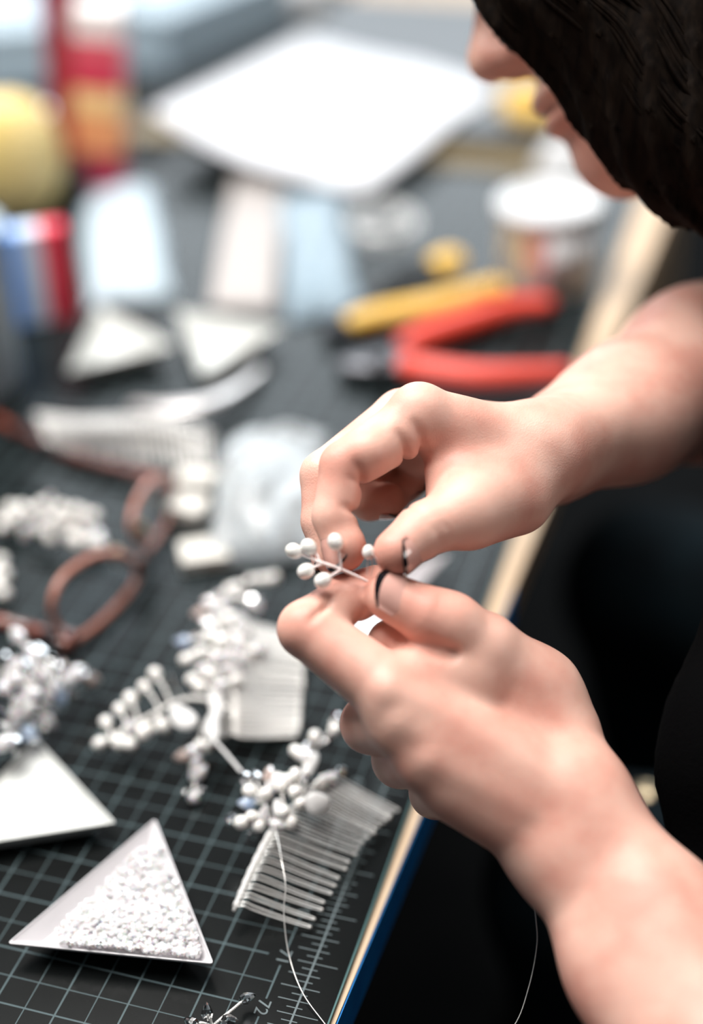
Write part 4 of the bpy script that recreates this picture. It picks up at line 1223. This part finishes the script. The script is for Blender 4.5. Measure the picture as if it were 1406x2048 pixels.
# ------------------------------------------------------------------ plastic bags
def pillow(c, ex, ey, th, m, name, label, cat, wr=0.0025, n=26, seed=0, pinch=0.35, mid=0.0):
    """soft sealed bag: ex, ey half-axis vectors on the table"""
    r_ = np.random.default_rng(seed); V_ = []; F_ = []
    ph = r_.uniform(0, 6, (6,)); kx = r_.uniform(-9, 9, 6); ky = r_.uniform(-9, 9, 6)
    def h(u, v):
        e = (1 - u ** 4) * (1 - v ** 4)
        f_ = sum(math.sin(kx[i] * u + ky[i] * v + ph[i]) for i in range(6)) / 6
        return e ** 0.6, f_
    for side in (1, -1):
        for j in range(n + 1):
            for i in range(n + 1):
                u, v = -1 + 2 * i / n, -1 + 2 * j / n
                e, f_ = h(u, v)
                p = np.asarray(c) + np.asarray(ex) * u * (1 + 0.03 * math.sin(5 * v + ph[0])) + np.asarray(ey) * v * (1 + 0.03 * math.sin(4 * u + ph[1]))
                z = th * (e if side > 0 else 0.05 * e) + (wr * f_ * e if side > 0 else 0) + 0.0006 * side
                V_.append(p + np.array([0, 0, z + 0.0008]))
    N_ = (n + 1) ** 2
    for j in range(n):
        for i in range(n):
            q = (j * (n + 1) + i, j * (n + 1) + i + 1, (j + 1) * (n + 1) + i + 1, (j + 1) * (n + 1) + i)
            F_.append(q); F_.append(tuple(k + N_ for k in q[::-1]))
    rim = [i for i in range(n)] + [n + j * (n + 1) for j in range(n)] + [N_ - 1 - i for i in range(n)] + [N_ - 1 - n - j * (n + 1) for j in range(n)]
    for k in range(len(rim)):
        a, b_ = rim[k], rim[(k + 1) % len(rim)]
        F_.append((b_, a, a + N_, b_ + N_))
    o_ = mk(name, V_, F_, m)
    tag(o_, label, cat)
    return o_
def quad_axes(p0, p1, p2, p3):
    P_ = [on(*p) for p in (p0, p1, p2, p3)]      # near-left, near-right, far-right, far-left
    c = sum(P_) / 4
    return c, (P_[1] + P_[2] - P_[0] - P_[3]) / 4, (P_[2] + P_[3] - P_[0] - P_[1]) / 4
pillow(*quad_axes((420, 1140), (640, 1120), (672, 870), (440, 880)), 0.022, M_BAGCLEAR, 'plastic_bag', 'crumpled clear plastic bag beside the upper hand', 'bag', 0.011, 38, 3)
pillow(*quad_axes((585, 655), (716, 622), (690, 400), (545, 392)), 0.016, M_BAGBLUE, 'plastic_bag', 'pale bluish plastic bag left of the yellow handled pliers', 'bag', 0.004, 26, 5)
pouch = pillow(*quad_axes((190, 612), (335, 600), (325, 372), (140, 400)), 0.016, M_PALEBLUE, 'pouch', 'pale blue-white pouch lying in front of the red packet', 'pouch', 0.002, 22, 8)

# pearls and findings inside the clear bag
for i, (x, y) in enumerate([(478, 1035), (505, 1010), (455, 1075), (540, 1000), (520, 1060), (580, 1010), (470, 960), (560, 1075), (500, 930), (610, 960), (480, 1000)]):
    b = MB().ball(on(x, y, 0.0052), 0.0042, 14, 10)
    o = b.build('loose_pearl', M_PEARL)
    tag(o, 'loose pearl lying inside the crumpled clear bag', 'pearl', 'pearls in the clear bag')

# cream cards
for k, (px, py, w_, d_, a_, zt) in enumerate([(392, 962, .022, .016, .18, .009), (378, 1018, .021, .018, -.1, .010), (408, 1108, .026, .022, .5, .008)]):
    b = MB(); b.box(on(px, py, zt / 2 + .0003), (w_, d_, zt), rotz(a_), bev=0.001)
    o = b.build('earring_card', M_CREAM, smooth=False)
    tag(o, ['farthest of three cream card blocks beside the clear bag', 'middle one of three cream card blocks beside the clear bag', 'nearest of three cream card blocks beside the clear bag'][k], 'card', 'cream card blocks')

# barrette
ht = MB()
P_ = smooth_path([on(262, 812, .004), on(330, 815, .010), (on(410, 806, .012)), on(480, 772, .009), on(522, 740, .004)], 8)
n_ = len(P_); V_ = []; F_ = []
for i, p in enumerate(P_):
    t = i / (n_ - 1); wd = 0.009 * (0.45 + 0.55 * math.sin(math.pi * min(1, t * 1.1 + .12)))
    tg = nrm(P_[min(i + 1, n_ - 1)] - P_[max(i - 1, 0)]); s_ = nrm(np.cross((0, 0, 1), tg))
    for a, z in ((-1, 0), (-.6, .0018), (0, .0026), (.6, .0018), (1, 0), (0, -.0008)): V_.append(p + s_ * a * wd + np.array([0, 0, z]))
for i in range(n_ - 1):
    for k in range(6): F_.append((i * 6 + k, i * 6 + (k + 1) % 6, (i + 1) * 6 + (k + 1) % 6, (i + 1) * 6 + k))
F_ += [tuple(range(6))[::-1], tuple((n_ - 1) * 6 + k for k in range(6))]
o = mk('hair_barrette', V_, F_, mat('brushed_pale_metal', (0.78, 0.74, 0.72), 0.3, 0.8))
tag(o, 'curved pale metal barrette lying in front of the blurred white trays', 'barrette')

# ------------------------------------------------------------------ pliers
def handle(pts, r, m, parent, flat=0.8):
    P_ = smooth_path([on(*p) for p in pts], 8); n = len(P_)
    t = np.linspace(0, 1, n)
    rr = r * (0.75 + 0.35 * np.sin(np.pi * np.clip(t * 0.9 + 0.1, 0, 1)))
    rr[0] *= 0.7; rr[-1] *= 0.55; rr[-2] *= 0.85
    b = MB(); b.tube(P_, rr, 10)
    return b.build('handle', m, parent)
def jaw(pts, widths, hz, m, parent):
    """flat tapered plate along pixel points"""
    P_ = smooth_path([on(*p) for p in pts], 5); n = len(P_); w_ = np.interp(np.linspace(0, 1, n), np.linspace(0, 1, len(widths)), widths)
    V_ = []; F_ = []
    for i in range(n):
        tg = nrm(P_[min(i + 1, n - 1)] - P_[max(i - 1, 0)]); s_ = nrm(np.cross((0, 0, 1), tg))
        for a, z in ((-1, -hz), (-1, hz * .6), (-.6, hz), (.6, hz), (1, hz * .6), (1, -hz)): V_.append(P_[i] + s_ * a * w_[i] + np.array([0, 0, z]))
    for i in range(n - 1):
        for k in range(6): F_.append((i * 6 + k, (i + 1) * 6 + k, (i + 1) * 6 + (k + 1) % 6, i * 6 + (k + 1) % 6))
    F_ += [tuple(range(6)), tuple((n - 1) * 6 + k for k in range(6))[::-1]]
    return mk('jaw', V_, F_, m, parent, False)
rp = thing('pliers', on(840, 720), 'pliers with open red rubber handles and dark steel jaws', 'pliers')
handle([(800, 695, .011), (850, 672, .012), (930, 645, .012), (1030, 615, .012), (1108, 608, .012)], 0.0085, M_RED, rp)
handle([(800, 728, .011), (860, 742, .012), (960, 756, .012), (1070, 752, .012), (1146, 744, .012)], 0.0088, M_RED, rp)
jaw([(815, 705, .011), (770, 712, .010), (725, 716, .009), (678, 722, .008)], [.008, .011, .008, .003], .0045, M_DARKSTEEL, rp)
jaw([(815, 730, .010), (770, 728, .010), (725, 732, .009), (678, 734, .008)], [.008, .011, .008, .003], .0045, M_STEEL, rp)
MB().lathe([(0, .004), (.005, .004), (.006, .003), (.006, -.004), (0, -.004)], on(757, 718, .016), 20).build('rivet', M_STEEL, rp)
yp = thing('pliers', on(800, 600), 'pliers with yellow and black handles behind the red ones', 'pliers')
handle([(692, 650, .010), (750, 634, .012), (830, 620, .013), (920, 600, .014), (985, 578, .013), (1012, 588, .012)], 0.0085, M_YELLOW, yp)
handle([(740, 600, .010), (790, 572, .012), (840, 550, .013), (875, 538, .013)], 0.0088, M_BLACK, yp)['label'] = 'black sleeve of the second handle'
handle([(868, 545, .013), (890, 530, .014), (925, 522, .013)], 0.0105, M_YELLOW, yp)
jaw([(705, 640, .010), (688, 650, .009), (668, 658, .008), (648, 668, .006)], [.008, .010, .007, .0025], .0045, M_DARKSTEEL, yp)
jaw([(745, 605, .010), (718, 624, .009), (690, 640, .008), (652, 662, .006)], [.008, .010, .007, .0025], .0045, M_DARKSTEEL, yp)

# wire coil
wc = MB()
for k in range(9):
    a0 = random.uniform(0, 6); c_ = on(772 + random.uniform(-14, 14), 445 + random.uniform(-8, 8), .006 + .002 * k)
    R_ = 0.026 + random.uniform(-.005, .004); tl = np.array([random.uniform(-.25, .25), random.uniform(-.25, .25), 1])
    Fm = frame(tl)
    P_ = [c_ + Fm @ np.array([R_ * math.cos(a0 + t), R_ * 0.9 * math.sin(a0 + t), 0.001 * math.sin(3 * t + k)]) for t in np.linspace(0, 6.4, 40)]
    wc.tube(P_, 0.0005, 5)
o = wc.build('wire_coil', M_SILVER)
tag(o, 'loose coil of fine silver wire between the paper and the pliers', 'wire')

# ------------------------------------------------------------------ tin and the white nozzle behind it
tc_ = on(1090, 562); tr = 0.0365
tn = thing('tin', tc_, 'shiny round metal tin with a white lid near the table edge', 'tin')
b = MB(); b.lathe([(0, .0005), (tr * .96, .0005), (tr, .003), (tr, .005), (tr * .985, .007), (tr * .985, .050), (tr, .053), (0, .053)], tc_, 56); b.build('body', mat('brushed_tin', (0.80, 0.80, 0.82), 0.38, 0.75), tn)
b = MB(); b.lathe([(0, .0535), (tr * 1.0, .0535), (tr * 1.03, .0542), (tr * 1.035, .061), (tr * 1.0, .0635), (tr * .93, .0635), (tr * .90, .0620), (0, .0620)], tc_, 56); b.build('lid', M_WHITE, tn)
b = MB(); v_, f_ = [], []  # white band added for the bright reflection on the tin's right side
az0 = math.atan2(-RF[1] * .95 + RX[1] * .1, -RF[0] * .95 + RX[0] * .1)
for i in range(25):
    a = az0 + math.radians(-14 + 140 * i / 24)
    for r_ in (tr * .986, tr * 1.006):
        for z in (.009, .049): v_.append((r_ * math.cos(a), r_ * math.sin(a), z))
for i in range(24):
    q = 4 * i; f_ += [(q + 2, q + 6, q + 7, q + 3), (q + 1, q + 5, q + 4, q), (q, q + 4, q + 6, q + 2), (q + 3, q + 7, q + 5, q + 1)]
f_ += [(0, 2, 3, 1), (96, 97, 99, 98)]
b.add(np.array(v_) + tc_, f_); b.build('reflection_band', M_WHITE, tn)['label'] = 'white band standing in for the bright reflection on the right side'
cz = on(1130, 338)
b = MB(); b.lathe([(0, .0), (.026, .0), (.027, .003), (.026, .006), (.016, .022), (.006, .040), (.004, .047), (0, .048)], cz, 32)
o = b.build('nozzle_cap', M_WHITE); tag(o, 'white pointed cone standing behind the tin', 'cap')

# ------------------------------------------------------------------ paper, card and pouches
def sheet(pts_grid, th, m, name, label, cat, sub=5):
    """curved sheet through a grid of world points (rows of equal length), with thickness"""
    rows = [smooth_path(r_, sub) for r_ in pts_grid]
    cols = [smooth_path([r_[i] for r_ in rows], sub) for i in range(len(rows[0]))]
    A = np.stack(cols, 0); nu, nv = A.shape[:2]
    top = A.reshape(-1, 3); bot = top - np.array([0, 0, th]); V_ = np.concatenate([top, bot]); N_ = len(top); F_ = []
    for i in range(nu - 1):
        for j in range(nv - 1):
            q = (i * nv + j, (i + 1) * nv + j, (i + 1) * nv + j + 1, i * nv + j + 1)
            F_.append(q); F_.append(tuple(k + N_ for k in q[::-1]))
    rim = [i * nv for i in range(nu)] + [(nu - 1) * nv + j for j in range(1, nv)] + [i * nv + nv - 1 for i in range(nu - 2, -1, -1)] + [j for j in range(nv - 2, 0, -1)]
    for k in range(len(rim)):
        a, b_ = rim[k], rim[(k + 1) % len(rim)]
        F_.append((a, a + N_, b_ + N_, b_))
    o_ = mk(name, V_, F_, m)
    tag(o_, label, cat); return o_
sheet([[on(300, 222, .040), on(430, 300, .026), on(560, 345, .020), on(728, 388, .004)],
       [on(420, 165, .032), on(560, 225, .022), on(690, 260, .020), on(830, 310, .017)],
       [on(520, 115, .026), on(660, 160, .020), on(790, 190, .0185), on(930, 225, .0185)],
       [on(605, 72, .022), on(735, 105, .019), on(860, 130, .0185), on(1012, 180, .0185)]], 0.0005, M_PAPER, 'paper_sheet', 'large white sheet of paper with a lifted edge, behind the pliers', 'paper')
sheet([[on(418, 612, .003), on(485, 616, .004), on(548, 618, .003)], [on(440, 480, .004), on(500, 484, .006), on(560, 490, .004)], [on(470, 345, .002), on(520, 350, .003), on(572, 356, .002)]],
      0.0008, M_GREYPAPER, 'card_strip', 'greige card strip lying behind the right blurred tray', 'card')

def upright(c, w_, d_, h_, ang, m, name, label, cat, bev=0.003, tilt=0.0):
    b = MB(); ax = rotz(ang)
    if tilt:
        c_, s_ = math.cos(tilt), math.sin(tilt); ax = np.array([[c_, 0, s_], [0, 1, 0], [-s_, 0, c_]]) @ ax
    b.box(np.zeros(3), (w_, d_, h_), None, bev=bev)
    V_ = np.concatenate(b.v); R_ = ax.T
    zmin = (V_ @ ax)[:, 2].min()
    me = bpy.data.meshes.new(name); me.from_pydata([tuple(v) for v in V_], [], b.f); me.update()
    o_ = link(name, me, m, None, False)
    M4 = Matrix([list(r) for r in R_]).to_4x4()
    o_.matrix_world = Matrix.Translation(Vector((c[0], c[1], c[2] - zmin + 0.0004))) @ M4
    return tag(o_, label, cat)
packm = bands('packet_print', 'Z', [(0.0, (0.34, 0.012, 0.05)), (0.24, (0.80, 0.33, 0.14)), (0.46, (0.88, 0.62, 0.28)), (0.58, (0.62, 0.03, 0.08)), (0.70, (0.70, 0.10, 0.14)), (0.84, (0.84, 0.76, 0.74))])
upright(on(222, 385), 0.040, 0.030, 0.155, 0.25, packm, 'packet', 'tall red and orange packet standing behind the blue-white pouch', 'packet', 0.003, -0.10)
upright(on(158, 372), 0.022, 0.028, 0.185, 0.15, mat('maroon_card', (0.28, 0.012, 0.035), 0.45), 'carton', 'narrow maroon carton standing left of the red packet', 'carton', 0.002, -0.06)
gumm = bands('gum_print', 'X', [(0.0, (0.0, 0.24, 0.85)), (0.30, (0.60, 0.74, 0.95)), (0.55, (0.85, 0.75, 0.80)), (0.66, (0.80, 0.01, 0.05))])
upright(on(82, 640), 0.050, 0.018, 0.070, 0.55, gumm, 'small_box', 'small box striped blue, white and red standing at the left edge', 'box', 0.002)
# tub at the left edge
tbc = on(-52, 775); b = MB()
b.lathe([(0, .0005), (.030, .0005), (.032, .003), (.033, .008), (.0345, .105), (.036, .108), (.036, .114), (0, .115)], tbc, 40)
o = b.build('white_tub', M_PALEBLUE); tag(o, 'pale blue-white tub cut off by the left edge', 'tub')
# yellow rounded pouch
yc = on(30, 440, 0.0)
b = MB()
v, f_ = ball(32, 20)
v = np.sign(v) * np.abs(v) ** 0.85 * np.array([0.046, 0.026, 0.052]); v[:, 2] += 0.0518
r2 = rotz(0.5); b.add(v @ r2 + yc, f_)
o = b.build('yellow_pouch', M_YELPOUCH); tag(o, 'plump yellow pouch standing at the left edge above the striped box', 'pouch')
# dark case between pouch and packet
upright(on(135, 425), 0.040, 0.030, 0.040, 0.4, M_BLACK, 'black_case', 'small black case between the yellow pouch and the red packet', 'case', 0.003)
# silver lid
dc = on(112, 262)
b = MB(); b.lathe([(0, .0005), (.030, .0005), (.033, .004), (.034, .018), (.031, .022), (0, .023)], dc, 40)
o = b.build('round_box', M_CHROME); tag(o, 'low shiny silver round box behind the yellow pouch', 'box')
# pale blue storage boxes
def clearbox(c, w_, d_, h_, ang, label):
    t_ = thing('storage_box', c, label, 'box', 'pale blue storage boxes'); ax = rotz(ang)
    b = MB(); th = .003
    b.box(c + np.array([0, 0, th / 2 + .0003]), (w_, d_, th), ax)
    for sx in (-1, 1): b.box(c + np.array([sx * (w_ - th) / 2, 0, h_ / 2 + .0003]) @ np.eye(3) if False else c + np.array([sx * (w_ - th) / 2, 0, 0]) @ ax + np.array([0, 0, h_ / 2 + .0003]), (th, d_, h_), ax)
    for sy in (-1, 1): b.box(c + np.array([0, sy * (d_ - th) / 2, 0]) @ ax + np.array([0, 0, h_ / 2 + .0003]), (w_, th, h_), ax)
    b.build('body', M_BOXBLUE, t_, False)
    b = MB(); b.box(c + np.array([0, 0, h_ + .0035]), (w_ + .004, d_ + .004, .006), ax, bev=.0015); b.build('lid', M_BOXBLUE, t_, False)
clearbox(np.array([-0.672, 1.035, 0.0025]), 0.17, 0.18, 0.050, 0.5, 'pale blue plastic storage box behind the yellow pouch, left one')
clearbox(np.array([-0.492, 1.150, 0.0025]), 0.115, 0.20, 0.052, -0.30, 'pale blue plastic storage box behind the red packet, right one')
upright(np.array([-0.430, 1.285, 0.0]), 0.09, 0.05, 0.035, -0.3, mat('grey_white_card', (0.6, 0.6, 0.6), 0.6), 'carton', 'grey-white carton behind the right storage box', 'carton', 0.003)
pd = MB(); pd.box((-0.625, 1.10, 0.0002), (0.49, 0.60, 0.0022), bev=0.0006)
o = pd.build('felt_pad', mat('dark_felt', (0.012, 0.016, 0.018), 0.8), smooth=False)
tag(o, 'thin dark grey pad lying under the packets and storage boxes', 'pad')
# dark strip added over the pale wood gap, its shade in the colour
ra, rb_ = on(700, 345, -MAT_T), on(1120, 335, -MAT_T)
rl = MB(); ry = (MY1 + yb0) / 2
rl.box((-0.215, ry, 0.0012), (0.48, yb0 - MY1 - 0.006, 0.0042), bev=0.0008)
o = rl.build('shade_strip', mottle(mat('shaded_brown_wood', (0.2, 0.15, 0.07), 0.6), 30, (0.15, 0.11, 0.05), (0.24, 0.18, 0.09), 4, stretch=(.5, 8, 8)), smooth=False)
tag(o, 'dark brown strip laid over the wood gap beyond the cutting mat, standing in for its shade', 'strip')
# yellow tape roll on the board
yr = on(1075, 228, BH)
b = MB(); b.lathe([(.018, .0005), (.032, .0005), (.033, .002), (.033, .018), (.032, .0195), (.018, .0195), (.0175, .018), (.0175, .002), (.018, .0005)], yr, 40)
o = b.build('tape_roll', M_YELLOW); tag(o, 'roll of yellow tape lying on the grey board', 'tape')

# ------------------------------------------------------------------ belt button and stool
bp_ = at(1284, 1592, 0.84)
b = MB(); b.lathe([(0, .003), (.006, .003), (.008, .0015), (.008, -.002), (0, -.002)], bp_, 20, axis=(-.4, -.3, .86)); b.build('trouser_button', M_BRASS, person)
st_ = thing('stool', (PELV[0] + 0.01, PELV[1], FLOOR_Z), 'dark wooden stool the person sits on', 'stool')
sz_ = PELV[2] - 0.150
b = MB(); b.lathe([(0, -.035), (.16, -.035), (.17, -.028), (.17, -.006), (.16, 0), (0, 0)], (PELV[0] + .01, PELV[1], sz_), 40); b.build('seat', M_BLACK, st_)
for k in range(4):
    a = math.pi / 4 + k * math.pi / 2
    MB().tube([np.array([PELV[0] + .01 + .12 * math.cos(a), PELV[1] + .12 * math.sin(a), sz_ - .03]), np.array([PELV[0] + .01 + .18 * math.cos(a), PELV[1] + .18 * math.sin(a), FLOOR_Z])], .017, 10).build('leg', M_BLACK, st_)
